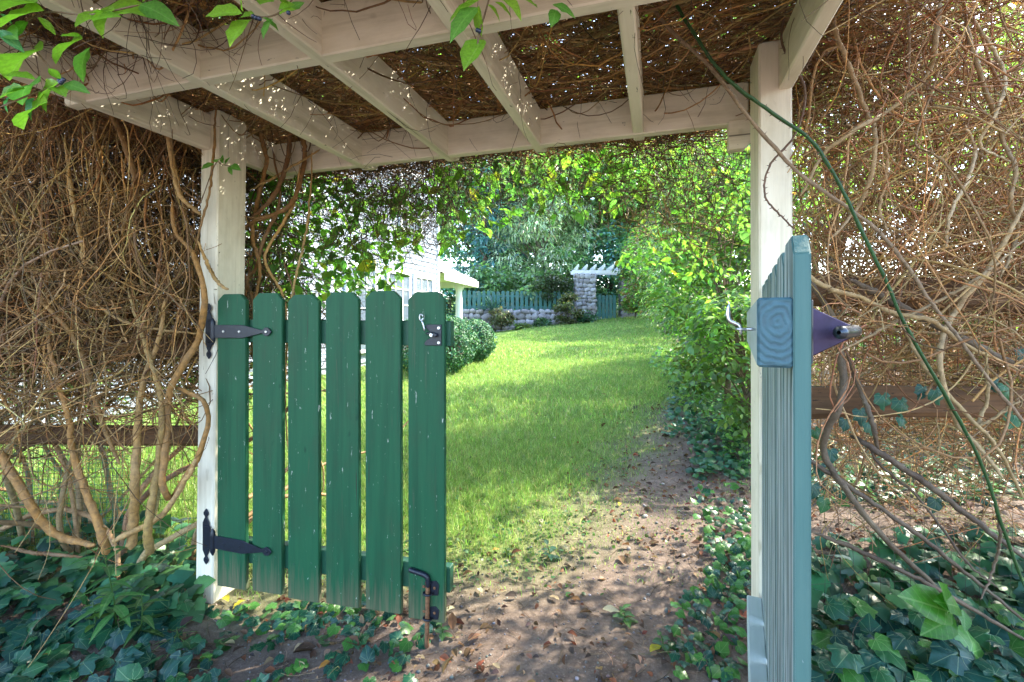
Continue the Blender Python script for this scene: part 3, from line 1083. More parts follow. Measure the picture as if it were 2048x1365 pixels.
for u in (-1.72, -1.253, -.844, -.452, -.066, .362):
    rafter(u + .0, .42, 1.935, ZB + random.uniform(-.004, .004))


def beam(v, u0, u1, name='beam'):
    L = u1 - u0
    return prism(name, [(0, 0), (L, 0), (L, BH), (0, BH)], .04, frame(W(u0, v, ZB - .001), UD, (0, 0, 1)), M_CREAM, perg, .004)


beam(1.045, -1.80, .45)
beam(1.815, -1.70, .30)
beam(.50, -1.80, .45)
prism('bracket', [(0, 0), (.05, 0), (.10, .06), (.10, .10), (0, .10)], .04, frame(W(.235, 1.80, 1.705), UD, (0, 0, 1)), M_CREAM, perg)

# ------------------------------------------------------------------ gates
def hit(px, A, D):
    r = (px - CX) / F
    return float((r * A[1] - A[0]) / (D[0] - r * D[1]))


GA = np.array([-1.137, 1.85, 0.0])
GE = np.array([-.224, 1.626, 0.0])
GL = np.linalg.norm(GE - GA)
GDIR = (GE - GA) / GL
GN = np.array([GDIR[1], -GDIR[0], 0])          # towards the camera
gate = thing('garden_gate', (GA + GE) / 2, 'closed dark green picket gate hung on the left post', 'gate')


def board_poly(w, L, ear=.026):
    return [(0, -w / 2), (L - ear, -w / 2), (L, -w / 2 + ear * 1.05), (L, w / 2 - ear * 1.05), (L - ear, w / 2), (0, w / 2)]


edges = [(438, 500), (508, 572), (579, 645), (655, 724), (734, 807), (819, 893)]
boards = []
for i, (a, b) in enumerate(edges):
    b = b - (5.5, 5.0, 4.2, 3.4, 2.6, 1.6)[i]
    ta, tb = hit(a, GA, GDIR), hit(b, GA, GDIR)
    w = tb - ta
    zb = .088 + .004 * math.sin(i * 2.1)
    c = GA + GDIR * ((ta + tb) / 2) + np.array([0, 0, zb])
    M = frame(c, (GDIR * random.uniform(-.002, .002) + np.array([0, 0, 1.])), GDIR)
    M = M @ Matrix.Rotation(random.uniform(-.006, .006), 4, 'X')
    bo = prism('board', board_poly(w, 1.128 + random.uniform(-.004, .004)), .019, M, M_GREEN, gate, .0022, 2)
    boards.append((bo, c, w))
rn = -GN * (.0095 + .019 + .001)
timber('rail', GA + rn + GDIR * .0 + (0, 0, 1.078), GE + rn + GDIR * .010 + (0, 0, 1.072), (0, 0, 1), .088, .038, M_GREENW, gate)
timber('rail', GA + rn + GDIR * .0 + (0, 0, .225), GE + rn + GDIR * .008 + (0, 0, .222), (0, 0, 1), .088, .038, M_GREENW, gate)


def disc(name, c, nrm, r, t, mat, parent, n=12):
    x = Vector(nrm).orthogonal().normalized()
    poly = [(r * math.cos(2 * math.pi * k / n), r * math.sin(2 * math.pi * k / n)) for k in range(n)]
    M = frame(c, x, Vector(nrm).cross(x))
    return prism(name, poly, t, M, mat, parent, min(.0012, r * .25))


def spade(L, w, neck=.012, r=.017):
    pts = [(0, -w / 2), (L * .52, -w / 2), (L - 2.1 * r, -neck / 2)]
    for k in range(9):
        a = math.radians(-150 + 300 * k / 8)
        if abs(math.degrees(a)) < 30:
            pts.append((L + .006, 0))
        else:
            pts.append((L - r + r * math.cos(a), r * math.sin(a)))
    pts += [(L - 2.1 * r, neck / 2), (L * .52, w / 2), (0, w / 2)]
    out = []
    for p in pts:
        if not out or (abs(out[-1][0] - p[0]) + abs(out[-1][1] - p[1])) > 1e-5:
            out.append(p)
    return out


PFN = -VD                                        # post front faces the camera side
for (zc, pz, drop, pfx) in ((1.075, 660, 0.0, 425), (.26, 1092, -.10, 416)):
    hg = bpy.data.objects.new('hinge', None)
    COL.objects.link(hg)
    hg.parent = gate
    pv0 = GA + GDIR * (-.018) + GN * .016 + np.array([0, 0, zc])
    hg.location = Vector(pv0) - gate.location
    sd = (GDIR + np.array([0, 0, drop])) / np.linalg.norm(GDIR + np.array([0, 0, drop]))
    if drop:
        sd = (GDIR + np.array([0, 0, -.035])) / np.linalg.norm(GDIR + np.array([0, 0, -.035]))
    prism('strap', spade(.262, .050), .004, frame(pv0, sd, np.cross(GN, GDIR)), M_IRON, hg, .001)
    for q in (.052, .125, .245):
        disc('screw', pv0 + sd * q + GN * .003, GN, .0052, .004, M_STEEL if zc > 1 else M_IRON, hg, 10)
    one_tube('knuckle', [pv0 + (0, 0, -.052), pv0, pv0 + (0, 0, .052)], .0095, M_IRON, hg, 8, 10)
    # plate on the post front: two spades meeting
    pc_ = pv0 - UD * .034 - np.array([0, 0, 0])
    base_pl = np.array([lp_b[0], lp_b[1], 0]) - UD * (.022 + (0 if zc > 1 else .004)) - VD * .0035 + np.array([0, 0, zc])
    if zc > 1:
        base_pl = base_pl + UD * .010
    top = spade(.105, .034, .010, .013)
    poly = [(x, y) for x, y in top[:-1]]
    full = [(x, y) for (x, y) in top if x > .001] + [(-x, -y) for (x, y) in top if x > .001]
    prism('plate', full, .004, frame(base_pl, (0, 0, 1), UD), M_IRON, hg, .001)
    for q in (-.09, -.02, .09):
        disc('screw', base_pl + np.array([0, 0, q]) - VD * .003, -VD, .004, .004, M_IRON, hg, 8)
    timber('knuckle_plate', base_pl + UD * .008 - VD * .003 + (0, 0, -.045), base_pl + UD * .008 - VD * .003 + (0, 0, .045), UD, .036, .006, M_IRON, hg)

# screws of the rails
for (bo, c, w) in boards:
    for z in (1.075, .222):
        for s in (-.3, .3):
            disc('screw', c + GDIR * (w * s + random.uniform(-.006, .006)) + np.array([0, 0, z - c[2] + random.uniform(-.02, .02)]) + GN * .0098, GN, .0034, .0016, M_GREENW, gate, 8)

# latch on the last board
b6 = boards[-1][1]
lat = bpy.data.objects.new('latch', None)
COL.objects.link(lat)
lat.parent = gate
lc = b6 + GDIR * .030 + GN * .0115 + np.array([0, 0, 1.068 - b6[2]])
lat.location = Vector(lc) - gate.location
UPV = np.cross(GN, GDIR)
UPV = UPV if UPV[2] > 0 else -UPV
ML = frame(lc, GDIR, UPV)
prism('plate', [(-.032, -.036), (.027, -.036), (.027, .036), (-.027, .036), (-.034, .026), (-.022, .018), (-.010, .004), (-.014, -.010), (-.03, -.020), (-.036, -.030)], .005, ML, M_IRON, lat, .001)
prism('catch', [(-.030, -.004), (.010, -.004), (.016, .004), (.010, .010), (-.012, .008)], .014, frame(lc + GN * .009, GDIR + UPV * -.35, UPV), M_IRON, lat, .002)
disc('rivet', lc + GDIR * -.004 + GN * .017, GN, .007, .006, M_STEEL, lat)
for q in (.024, -.026):
    disc('screw', lc + GDIR * .018 + UPV * q + GN * .004, GN, .006, .003, M_STEEL, lat)
th_ = np.linspace(0, 2 * math.pi, 14)
one_tube('lever', [lc + GDIR * -.031 + UPV * .012 + GN * .01, lc + GDIR * -.034 + UPV * .030 + GN * .012, lc + GDIR * -.040 + UPV * .05 + GN * .013], .0032, M_STEEL, lat, 10, 8)
one_tube('lever_loop', [lc + GDIR * (-.042 + .006 * math.cos(a)) + UPV * (.060 + .011 * math.sin(a)) + GN * .013 for a in th_], .0026, M_STEEL, lat, 24, 6)

# cane bolt
cb = bpy.data.objects.new('drop_bolt', None)
COL.objects.link(cb)
cb.parent = gate
bc = b6 + GDIR * .010 + GN * .02
cb.location = Vector((bc[0], bc[1], .15)) - gate.location
P3 = lambda dx, z, dn=0.0: np.array([bc[0], bc[1], 0]) + GDIR * dx + GN * dn + np.array([0, 0, z])
one_tube('rod', [P3(-.004, -.01), P3(-.002, .10), P3(.0, .19), P3(.0, .232)], .0078, M_RUST, cb, 24, 10)
one_tube('handle', [P3(.001, .205), P3(.0, .236), P3(-.012, .2475), P3(-.04, .2535), P3(-.072, .26)], .0085, M_IRON, cb, 24, 10)
for (z, hh) in ((.20, .055), (.115, .05)):
    prism('bracket', [(-.024, -hh / 2), (.03, -hh / 2 + .006), (.034, hh / 2 - .012), (.022, hh / 2), (-.02, hh / 2 - .008), (-.013, 0)], .004, frame(P3(.004, z, -.009), GDIR, UPV), M_IRON, cb, .001)
    for dx in (-.017, .022):
        disc('screw', P3(dx, z + .004, -.0055), GN, .0055, .003, M_RUST, cb, 8)
    one_tube('loop', [P3(-.016, z - .012, -.007), P3(-.012, z - .014, .008), P3(.0, z - .014, .0125), P3(.012, z - .014, .008), P3(.017, z - .012, -.007)], .0035, M_IRON, cb, 14, 6)

# right gate, open towards the camera
RA = np.array([.736, 1.40, 0.0])
RE = np.array([.346, .585, 0.0])
RL = np.linalg.norm(RE - RA)
RDIR = (RE - RA) / RL
RN = np.array([RDIR[1], -RDIR[0], 0])
if RN[0] > 0:
    RN = -RN                                     # towards the lawn, where the rails are
gate2 = thing('garden_gate', (RA + RE) / 2, 'open green picket gate seen edge on at the right post', 'gate')
nb, gap = 6, .022
bwid = (RL - gap * (nb - 1)) / nb
for i in range(nb):
    c = RA + RDIR * (i * (bwid + gap) + bwid / 2) - RN * .0095 + np.array([0, 0, .10])
    L = 1.128 + (i - 5) * .002
    M = frame(c, (0, 0, 1), RDIR) @ Matrix.Rotation(random.uniform(-.008, .008), 4, 'X')
    bo = prism('board', board_poly(bwid, L), .019, M, M_EDGE, gate2, .0018, 2)
    bo.data.materials.append(M_WEATHERED)
    zs = 1 if Vector(RN).dot(M.to_3x3().col[2]) > 0 else -1
    for p_ in bo.data.polygons:
        if p_.normal.z * zs > .8:
            p_.material_index = 1
rr = RN * .0195
timber('rail', RA + rr + RDIR * .01 + (0, 0, 1.100), RE + rr + (0, 0, 1.104), (0, 0, 1), .088, .040, M_RAILW, gate2)
timber('rail', RA + rr + RDIR * .01 + (0, 0, .262), RE + rr + (0, 0, .262), (0, 0, 1), .088, .040, M_RAILW, gate2)
for o_ in gate2.children:
    if o_.name.startswith('rail'):
        o_.data.materials.append(M_END)
        for p_ in o_.data.polygons:
            if abs(p_.normal.x) > .4:
                p_.material_index = 1
# hook and eye on the rail
hk = bpy.data.objects.new('gate_hook', None)
COL.objects.link(hk)
hk.parent = gate2
hp = RE + RN * .040 - RDIR * .06 + np.array([0, 0, 1.107])
hk.location = Vector(hp) - gate2.location
one_tube('eye_shank', [hp, hp + RN * .008, hp + RN * .015], .0022, M_STEEL, hk, 8, 8)
one_tube('eye_ring', [hp + RN * (.018 + .006 * math.cos(a)) + RDIR * .006 * math.sin(a) for a in th_], .002, M_STEEL, hk, 20, 6)
one_tube('hook', [hp + RN * .018 + (0, 0, -.008), hp + RN * .019 + (0, 0, .004), hp + RN * .025 + (0, 0, .008), hp + RN * .032 + (0, 0, .012), hp + RN * .034 + (0, 0, .022), hp + RN * .033 + (0, 0, .036)], [.0022, .0026, .0026, .0035, .0035, .002], M_STEEL, hk, 24, 8)
# latch bar on the outer face
lb_ = bpy.data.objects.new('latch_bar', None)
COL.objects.link(lb_)
lb_.parent = gate2
q0 = RE - RN * .0195 - RDIR * .05 + np.array([0, 0, 1.105])
lb_.location = Vector(q0) - gate2.location
prism('base_plate', [(-.032, -.04), (.032, -.04), (.032, .04), (-.032, .04)], .004, frame(q0 - RN * .002, RDIR, (0, 0, 1)), M_IRON, lb_, .001)
prism('gusset', [(0, -.034), (.046, -.007), (.050, 0), (.046, .007), (0, .032)], .004, frame(q0 - RN * .004, -RN, (0, 0, 1)), M_DARKSTEEL, lb_, .001)
one_tube('pin', [q0 - RN * .026 + RDIR * .060 + (0, 0, 0), q0 - RN * .036 + RDIR * .04, q0 - RN * .050 + RDIR * .01 + (0, 0, .001), q0 - RN * .056 - RDIR * .035], .0078, M_PIN, lb_, 16, 12)

# ------------------------------------------------------------------ post and rail fences with wire
fr = thing('rail_fence', (1.6, 1.6, 0), 'brown post and rail fence with wire mesh right of the gateway', 'fence')


def rough_rail(parent, p0, p1, hgt, thk, name='rail'):
    p0, p1 = np.asarray(p0, float), np.asarray(p1, float)
    n = 16
    V, Fc = [], []
    prof = [(-.5, -.42), (-.2, -.5), (.3, -.47), (.5, -.3), (.47, .3), (.25, .5), (-.3, .46), (-.5, .25)]
    dirn = (p1 - p0) / np.linalg.norm(p1 - p0)
    side = np.cross(dirn, (0, 0, 1.))
    M = frame(p0, dirn, (0, 0, 1))
    L = np.linalg.norm(p1 - p0)
    for k in range(n):
        q = k / (n - 1)
        jit = rng.normal(0, .04, len(prof))
        for j, (a, b) in enumerate(prof):
            V.append((L * q, b * hgt * (1 + jit[j]) + .01 * math.sin(q * 5), a * thk * (1 + jit[j])))
    m = len(prof)
    for k in range(n - 1):
        for j in range(m):
            Fc.append((k * m + j, k * m + (j + 1) % m, (k + 1) * m + (j + 1) % m, (k + 1) * m + j))
    me = bpy.data.meshes.new(name)
    me.from_pydata(V, [], Fc + [tuple(range(m))[::-1], tuple(range((n - 1) * m, n * m))])
    return link(name, me, M_BARE, parent, M)


rough_rail(fr, (.84, 1.60, .84), (2.9, 1.58, .83), .105, .08)
rough_rail(fr, (.84, 1.62, 1.225), (2.9, 1.60, 1.13), .105, .08)
rough_rail(fr, (2.55, 1.66, -.1), (2.55, 1.66, 1.45), .12, .12, 'post')
fl = thing('rail_fence', (-2.2, 2.1, 0), 'brown post and rail fence with wire mesh behind the left vines', 'fence')
rough_rail(fl, (-3.6, 2.12, .60), (-1.25, 2.08, .625), .085, .08)
rough_rail(fl, (-3.6, 2.12, .985), (-1.25, 2.08, 1.01), .085, .08)
rough_rail(fl, (-1.36, 2.14, -.1), (-1.36, 2.14, 1.2), .09, .09, 'post')


def wire_mesh(name, x0, x1, y, z0, z1, dx, dz, r, mat, parent):
    nvx = int((x1 - x0) / dx)
    nvz = int((z1 - z0) / dz)
    K = 14
    P = []
    for i in range(nvx + 1):
        x = x0 + i * dx
        z = np.linspace(z0, z1, K)
        P.append(np.stack([x + .006 * np.sin(z * 7 + i) + rng.normal(0, .001, K), np.full(K, y) + .008 * np.sin(z * 5 + x * 4), z], -1))
    for j in range(nvz + 1):
        z = z0 + j * dz
        x = np.linspace(x0, x1, K)
        P.append(np.stack([x, np.full(K, y) + .008 * np.sin(z * 5 + x * 4), z + .012 * np.sin(x * 3 + j) + rng.normal(0, .002, K)], -1))
    P = np.array(P)
    V, Fq = tubes(P, np.full(P.shape[:2], r), 3)
    o = put(name, V, Fq, mat, parent)
    o['kind'] = 'stuff'


wire_mesh('wire_mesh', .84, 2.9, 1.67, .0, 1.22, .051, .102, .0007, M_WIRE, fr)
wire_mesh('wire_mesh', -3.6, -1.28, 2.17, .0, 1.05, .051, .102, .0008, M_WIRE, fl)
wire_mesh('plastic_mesh', -2.35, -1.78, 2.20, .08, .62, .026, .026, .0013, M_PLASTIC, fl)

# ------------------------------------------------------------------ vines
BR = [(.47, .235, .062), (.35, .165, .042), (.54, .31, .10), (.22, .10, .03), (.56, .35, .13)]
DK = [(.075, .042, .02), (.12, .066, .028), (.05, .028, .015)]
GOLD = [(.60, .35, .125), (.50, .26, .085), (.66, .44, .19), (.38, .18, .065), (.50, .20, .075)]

vl = thing('vine_thicket', (-1.9, 2.0, 0), 'dense brown honeysuckle thicket left of the gateway', 'vine')
vr = thing('vine_thicket', (1.6, 1.7, 0), 'sunlit tan bare vine thicket right of the gateway', 'vine')
vt = thing('vine_canopy', W(-.6, 1.3, 1.95), 'tangled brown vine canopy lying on the pergola rafters', 'vine')
vc = thing('hanging_vine', W(-.7, 2.1, 1.8), 'leafy vine curtain hanging behind the pergola beam', 'vine')


def stems(parent, lst, d, mat=M_BARK, base=BR, n=46, bumpy=.0013, thick=1.0):
    for pts, r in lst:
        P = []
        for k, p in enumerate(pts):
            dd = p[2] if len(p) > 2 else d + .03 * math.sin(k * 1.9 + np.max(r) * 900)
            P.append(at(p[0], p[1], dd))
        tc = rtint(1, base, .14, .025)[0]
        rs = r if np.ndim(r) else [r * .45, r, r * .95, r * .9, r * .55]
        one_tube('stem', P, [q * thick for q in rs], mat, parent, n, 8, tc, bumpy)


# --- left thicket
def left_pts(n, zlo, zhi, ylo=1.75, yhi=2.5):
    y = rng.uniform(ylo, yhi, n)
    x = rng.uniform(-3.3, -1.23, n)
    return np.stack([x, y, rng.uniform(zlo, zhi, n)], -1)


def twigs(name, parent, P, r0, r1, base, sides=3, var=.35):
    V, Fc, ti = twig_mesh(P, r0, r1, base, sides, var)
    o = put(name, V, Fc, M_BARK, parent, ti, True)
    o['kind'] = 'stuff'
    return o


def clear_bank(P):
    """keep curves of the right thicket behind and right of the post"""
    return P[(P[..., 0] / P[..., 1]).min(1) > .545]


def clear_gate(P):
    """drop curves that wander into the gateway opening"""
    u = P[..., 0] * CS - P[..., 1] * SN
    v = P[..., 0] * SN + P[..., 1] * CS
    bad = (u > -1.6) & (u < .33) & (P[..., 2] < 1.80) & (v < 2.4)
    close = (P[..., 1] < 1.0) & (P[..., 2] < 1.9)
    return P[~(bad.any(1) | close.any(1))]


N = 2100
P = wander(N, 13, left_pts(N, 1.15, 2.5), rng.normal(0, .24, (N, 3)) + (0, 0, -1), rng.uniform(.04, .085, N), .17, (0, 0, -.05))
P[..., 2] = np.maximum(P[..., 2], .0)
keep = P[:, -1, 2] > rng.uniform(.45, .85, N)
twigs('fine_twigs', vl, clear_gate(P[keep]), (rng.random(N) ** 2 * .0042 + .0016)[:len(clear_gate(P[keep]))], .0011, BR)
N = 800
P = wander(N, 11, left_pts(N, .75, 2.4, 1.7, 2.1), rng.normal(0, .5, (N, 3)) * (1, .5, .7) + (0, 0, -.8), rng.uniform(.03, .075, N), .28, (0, 0, -.05), .8)
P = clear_gate(P)
twigs('fine_twigs', vl, P, rng.uniform(.0012, .003, len(P)), .0008, BR)
N = 1500
P = wander(N, 10, left_pts(N, .80, 1.35, 1.9, 2.9), rng.normal(0, 1, (N, 3)) * (1, .5, .6), rng.uniform(.03, .07, N), .3, (0, 0, 0), .8)
P = clear_gate(P)
P = P[(P[:, :, 2].min(1) > .72)]
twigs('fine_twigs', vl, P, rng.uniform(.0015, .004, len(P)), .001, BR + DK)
N = 5200
P = wander(N, 10, left_pts(N, .95, 2.7, 2.2, 3.1), rng.normal(0, .6, (N, 3)) + (0, 0, -.5), rng.uniform(.05, .1, N), .3)
P = P[P[:, -1, 2] > .68]
P = clear_gate(P)
twigs('fine_twigs', vl, P, rng.uniform(.0016, .0045, len(P)), .0012, DK)  # back layer: darkness between the twigs is put into a darker bark tint
N = 520
st = np.stack([rng.uniform(-3.0, -1.26, N), rng.uniform(1.78, 2.25, N), rng.uniform(.75, 1.35, N)], -1)
P = wander(N, 15, st, rng.normal(0, .4, (N, 3)) * (1, .5, 1) + (0, 0, -.8), rng.uniform(.04, .075, N), .28, (0, 0, -.02), .85)
P = clear_gate(P[P[..., 2].min(1) > .02])
twigs('hanging_stems', vl, P, rng.uniform(.0018, .0048, len(P)), .0012, BR, 4, .25)
# thicker limbs growing out of the ground
N = 60
b = np.stack([rng.uniform(-3.2, -1.27, N), rng.uniform(1.95, 2.4, N), np.full(N, -.02)], -1)
P = wander(N, 16, b, rng.normal(0, .28, (N, 3)) + (0, 0, 1), rng.uniform(.09, .15, N), .17, (0, 0, .03), .7)
P = clear_gate(P)
twigs('old_limbs', vl, P, rng.uniform(.008, .017, len(P)), .004, [(.42, .26, .12), (.34, .20, .09), (.48, .32, .16)], 6, .2)
stems(vl, [
    ([(150, 40), (167, 89), (191, 154), (222, 222), (253, 301), (270, 359), (260, 410), (243, 470)], .0115),
    ([(300, 150), (321, 185), (331, 239), (345, 325), (362, 393), (403, 431)], .0105),
    ([(345, 400), (349, 460), (386, 508), (407, 570), (408, 628), (393, 689), (359, 740), (338, 792), (335, 860), (328, 916), (325, 967), (342, 998), (365, 965), (383, 940), (400, 902), (417, 843), (407, 802), (376, 785), (340, 770)], .0125),
    ([(225, 1085), (239, 1077), (308, 1042), (342, 1008), (383, 940), (402, 895)], .011),
    ([(0, 905), (7, 916), (55, 1001), (103, 1063), (154, 1084), (190, 1092)], .015),
    ([(90, 640), (110, 740), (138, 840), (147, 909), (178, 1001), (200, 1060), (215, 1110)], [.006, .010, .013, .016]),
    ([(330, 600), (318, 680), (285, 770), (273, 899), (270, 960), (267, 1036), (262, 1100)], [.005, .011, .015, .018]),
    ([(255, 580), (290, 690), (322, 800), (318, 909), (304, 1001), (296, 1060), (300, 1110)], [.005, .010, .014, .016]),
    ([(130, 270), (140, 360), (150, 430), (165, 500), (160, 560)], .008),
    ([(20, 560), (90, 610), (150, 680), (180, 760), (210, 860), (240, 930)], .009),
    ([(85, 470), (120, 560), (170, 590), (240, 640), (320, 660), (400, 668)], .006),
    ([(0, 1090), (60, 1105), (110, 1110), (165, 1115)], .007),
    ([(395, 480), (420, 540), (440, 570), (458, 580)], .007),
    ([(432, 200, 1.8), (430, 260, 1.8), (425, 330, 1.83), (418, 390, 1.84), (402, 450, 1.85), (385, 520, 1.87)], .005),
], 1.82)

# green leaves low behind the left fence
N = 700
pos = np.stack([rng.uniform(-3.6, -1.5, N), rng.uniform(2.5, 3.6, N), rng.uniform(.25, 1.15, N)], -1)
V, Fc, ti = scatter(OVATE, pos, frames(rng.normal(0, .5, (N, 3)) + np.array([.3, .2, .8])), .055 * np.exp(rng.normal(0, .25, N)), rtint(N, [BGn, BY], .25))
put('foliage', V, Fc, M_LEAF, vl, ti)['kind'] = 'stuff'

# --- roof canopy
N = 10500
u = rng.uniform(-2.5, .62, N)
v = rng.uniform(.25, 2.35, N)
z = 1.955 + np.abs(rng.normal(0, .1, N)) + .01
st = np.stack([u * CS + v * SN, -u * SN + v * CS, z], -1)
d0 = UD * rng.choice([-1, 1], N)[:, None] + rng.normal(0, .5, (N, 3)) * (1, 1, .12)
P = wander(N, 11, st, d0, rng.uniform(.035, .085, N), .25, (0, 0, 0), .7)
P[..., 2] = np.maximum(1.952 + .5 * (P[..., 2] - 1.952), 1.950 + rng.uniform(0, .03, (N, 1)))
twigs('fine_twigs', vt, P, rng.uniform(.0014, .0046, N), .0012, BR + GOLD)
N = 900
u = rng.uniform(-2.2, .5, N)
v = rng.uniform(.3, 2.0, N)
st = np.stack([u * CS + v * SN, -u * SN + v * CS, np.full(N, 1.97)], -1)
P = wander(N, 9, st, rng.normal(0, .7, (N, 3)) + (0, 0, -.45), rng.uniform(.014, .045, N), .42, (0, 0, -.015), .85)
twigs('dangling_twigs', vt, P, rng.uniform(.0009, .0022, N), .0006, [(.15, .085, .045), (.11, .06, .035), (.2, .12, .06)])
N = 1000
u = rng.uniform(-1.9, .35, N)
u = np.where(rng.random(N) < .55, rng.uniform(-2.0, -.9, N), u)
v = rng.uniform(.55, 1.0, N)
st = np.stack([u * CS + v * SN, -u * SN + v * CS, rng.uniform(1.90, 2.02, N)], -1)
P = wander(N, 12, st, rng.normal(0, .8, (N, 3)) * (1, .5, 1) + (0, 0, -.5), rng.uniform(.010, .032, N), .42, (0, 0, -.02), .8)
twigs('front_twigs', vt, P, rng.uniform(.0008, .0023, N), .0006, [(.16, .09, .05), (.11, .06, .04), (.24, .14, .07)])
N = 60
u = rng.uniform(-2.0, .4, N)
v = rng.uniform(.9, 2.1, N)
st = np.stack([u * CS + v * SN, -u * SN + v * CS, np.full(N, 1.965)], -1)
P = wander(N, 14, st, UD * rng.choice([-1, 1], N)[:, None] + rng.normal(0, .5, (N, 3)) * (1, 1, .1), rng.uniform(.06, .1, N), .2, (0, 0, 0), .8)
P[..., 2] = 1.955 + np.abs(P[..., 2] - 1.965) * .4
twigs('old_limbs', vt, P, rng.uniform(.005, .010, N), .003, BR, 6, .2)
# loose loops sagging between the rafters
N = 230
u = rng.uniform(-2.0, .45, N)
v = rng.uniform(.55, 1.9, N)
a = rng.normal(0, .7, N) + rng.choice([0, math.pi], N)
L = rng.uniform(.2, .75, N)
sag = rng.uniform(.03, .17, N)
q = np.linspace(0, 1, 15)
uu = u[:, None] + np.cos(a)[:, None] * L[:, None] * (q - .5)
vv = np.clip(v[:, None] + np.sin(a)[:, None] * L[:, None] * (q - .5), .3, 2.1)
zz = 1.985 - sag[:, None] * np.sin(q * np.pi) ** rng.uniform(.7, 1.6, (N, 1))
P = np.stack([uu * CS + vv * SN, -uu * SN + vv * CS, zz], -1)
P[:, 1:-1] += np.cumsum(rng.normal(0, .0035, (N, 13, 3)), 1)
twigs('loose_loops', vt, P, rng.uniform(.0015, .0042, N), .0014, BR, 5, .3)
# leaves on top of the roof (sun side)
N = 5000
u = rng.uniform(-2.8, .5, N)
v = rng.uniform(.3, 2.25, N)
pos = np.stack([u * CS + v * SN, -u * SN + v * CS, 2.12 + np.abs(rng.normal(0, .12, N))], -1)
V, Fc, ti = scatter(OVATE, pos, frames(rng.normal(0, .45, (N, 3)) + (0, 0, 1)), .06 * np.exp(rng.normal(0, .2, N)), rtint(N, [BGn, BY], .25))
put('foliage', V, Fc, M_LEAF, vt, ti)['kind'] = 'stuff'

# --- hanging curtain behind the back beam
N = 1500
u = rng.uniform(-1.75, .45, N)
v = rng.uniform(1.95, 2.75, N)
st = np.stack([u * CS + v * SN, -u * SN + v * CS, rng.uniform(1.75, 2.25, N)], -1)
P = wander(N, 10, st, rng.normal(0, .6, (N, 3)) + (0, 0, -.6), rng.uniform(.025, .055, N), .3, (0, 0, -.05), .7)
twigs('fine_twigs', vc, P, rng.uniform(.001, .0022, N), .0006, DK)
N = 900
u = rng.uniform(-1.72, -.95, N)
v = rng.uniform(2.0, 2.6, N)
st = np.stack([u * CS + v * SN, -u * SN + v * CS, rng.uniform(1.5, 2.2, N)], -1)
P = wander(N, 11, st, rng.normal(0, .5, (N, 3)) + (0, 0, -.8), rng.uniform(.03, .06, N), .3, (0, 0, -.05), .7)
P = P[P[:, -1, 2] > 1.2 + .45 * np.clip((P[:, -1, 0] + .9), 0, 1)]
twigs('fine_twigs', vc, P, rng.uniform(.001, .0024, len(P)), .0006, DK)


N = 520
u = rng.uniform(-.30, .30, N)
v = rng.uniform(1.95, 2.9, N)
st = np.stack([u * CS + v * SN, -u * SN + v * CS, rng.uniform(1.35, 2.2, N)], -1)
P = wander(N, 11, st, rng.normal(0, .8, (N, 3)) + (.2, 0, -.35), rng.uniform(.025, .055, N), .3, (0, 0, -.02), .8)
P = P[(P[:, :, 2].min(1) > 1.15 + .9 * np.clip(.62 - (P[:, :, 0] / P[:, :, 1]).min(1), 0, 1))]
twigs('fine_twigs', vc, P, rng.uniform(.001, .0026, len(P)), .0007, BR[:4] + DK)


def curtain_leaves(poly_px, n, d0, d1, size, base, T=OVATE, fall=1.0):
    """leaves hanging in the air volume seen between the given corner rays"""
    poly = np.array(poly_px, float)
    x0, y0 = poly.min(0)
    x1, y1 = poly.max(0)
    pts = []
    while len(pts) < n:
        px, py = random.uniform(x0, x1), y0 + (y1 - y0) * random.random() ** fall
        ins = False
        j = len(poly) - 1
        for i in range(len(poly)):
            if (poly[i][1] > py) != (poly[j][1] > py) and px < (poly[j][0] - poly[i][0]) * (py - poly[i][1]) / (poly[j][1] - poly[i][1]) + poly[i][0]:
                ins = not ins
            j = i
        if ins:
            pts.append(at(px, py, random.uniform(d0, d1)))
    pos = np.array(pts)
    nn = rng.normal(0, .6, (n, 3)) + np.array([.35, .25, .75])
    hd = rng.normal(0, .6, (n, 3)) + (0, 0, -.7)
    return scatter(T, pos, frames(nn, hd), size * np.exp(rng.normal(0, .28, n)), rtint(n, base, .25))


LV = [(.17, .35, .055), (.14, .31, .055), (.22, .40, .06), (.12, .28, .08)] * 8 + [(.36, .34, .05)]
parts = [
    curtain_leaves([(500, 330), (640, 350), (870, 370), (860, 440), (815, 520), (790, 575), (700, 605), (560, 605), (500, 560)], 1350, 2.4, 3.4, .060, LV),
    curtain_leaves([(860, 330), (1260, 290), (1290, 390), (1200, 430), (1060, 430), (940, 470), (880, 500)], 700, 2.3, 3.4, .062, LV, fall=1.7),
    curtain_leaves([(1200, 290), (1500, 280), (1500, 470), (1350, 440), (1230, 520), (1290, 560), (1500, 560)], 1300, 2.4, 5.0, .046, LV, fall=1.4),
]
V, Fc, ti = join(*parts)
put('foliage', V, Fc, M_LEAF, vc, ti)['kind'] = 'stuff'
stems(vc, [
    ([(515, 230), (520, 267), (533, 325), (515, 400), (505, 470), (520, 540), (508, 614)], .010),
    ([(590, 230), (581, 256), (574, 325), (547, 393), (496, 444)], .0115),
    ([(615, 230), (608, 273), (608, 325), (581, 410), (506, 444), (480, 470)], .011),
    ([(600, 330), (590, 400), (564, 450), (530, 518), (564, 587), (575, 650)], .007),
    ([(625, 300), (620, 400), (612, 470), (590, 560), (580, 640), (570, 760), (575, 900)], .006),
    ([(545, 300), (560, 400), (526, 484), (513, 535), (495, 560), (506, 614), (505, 720)], .008),
    ([(500, 380), (540, 360), (590, 330), (640, 300)], .006),
], 2.12)

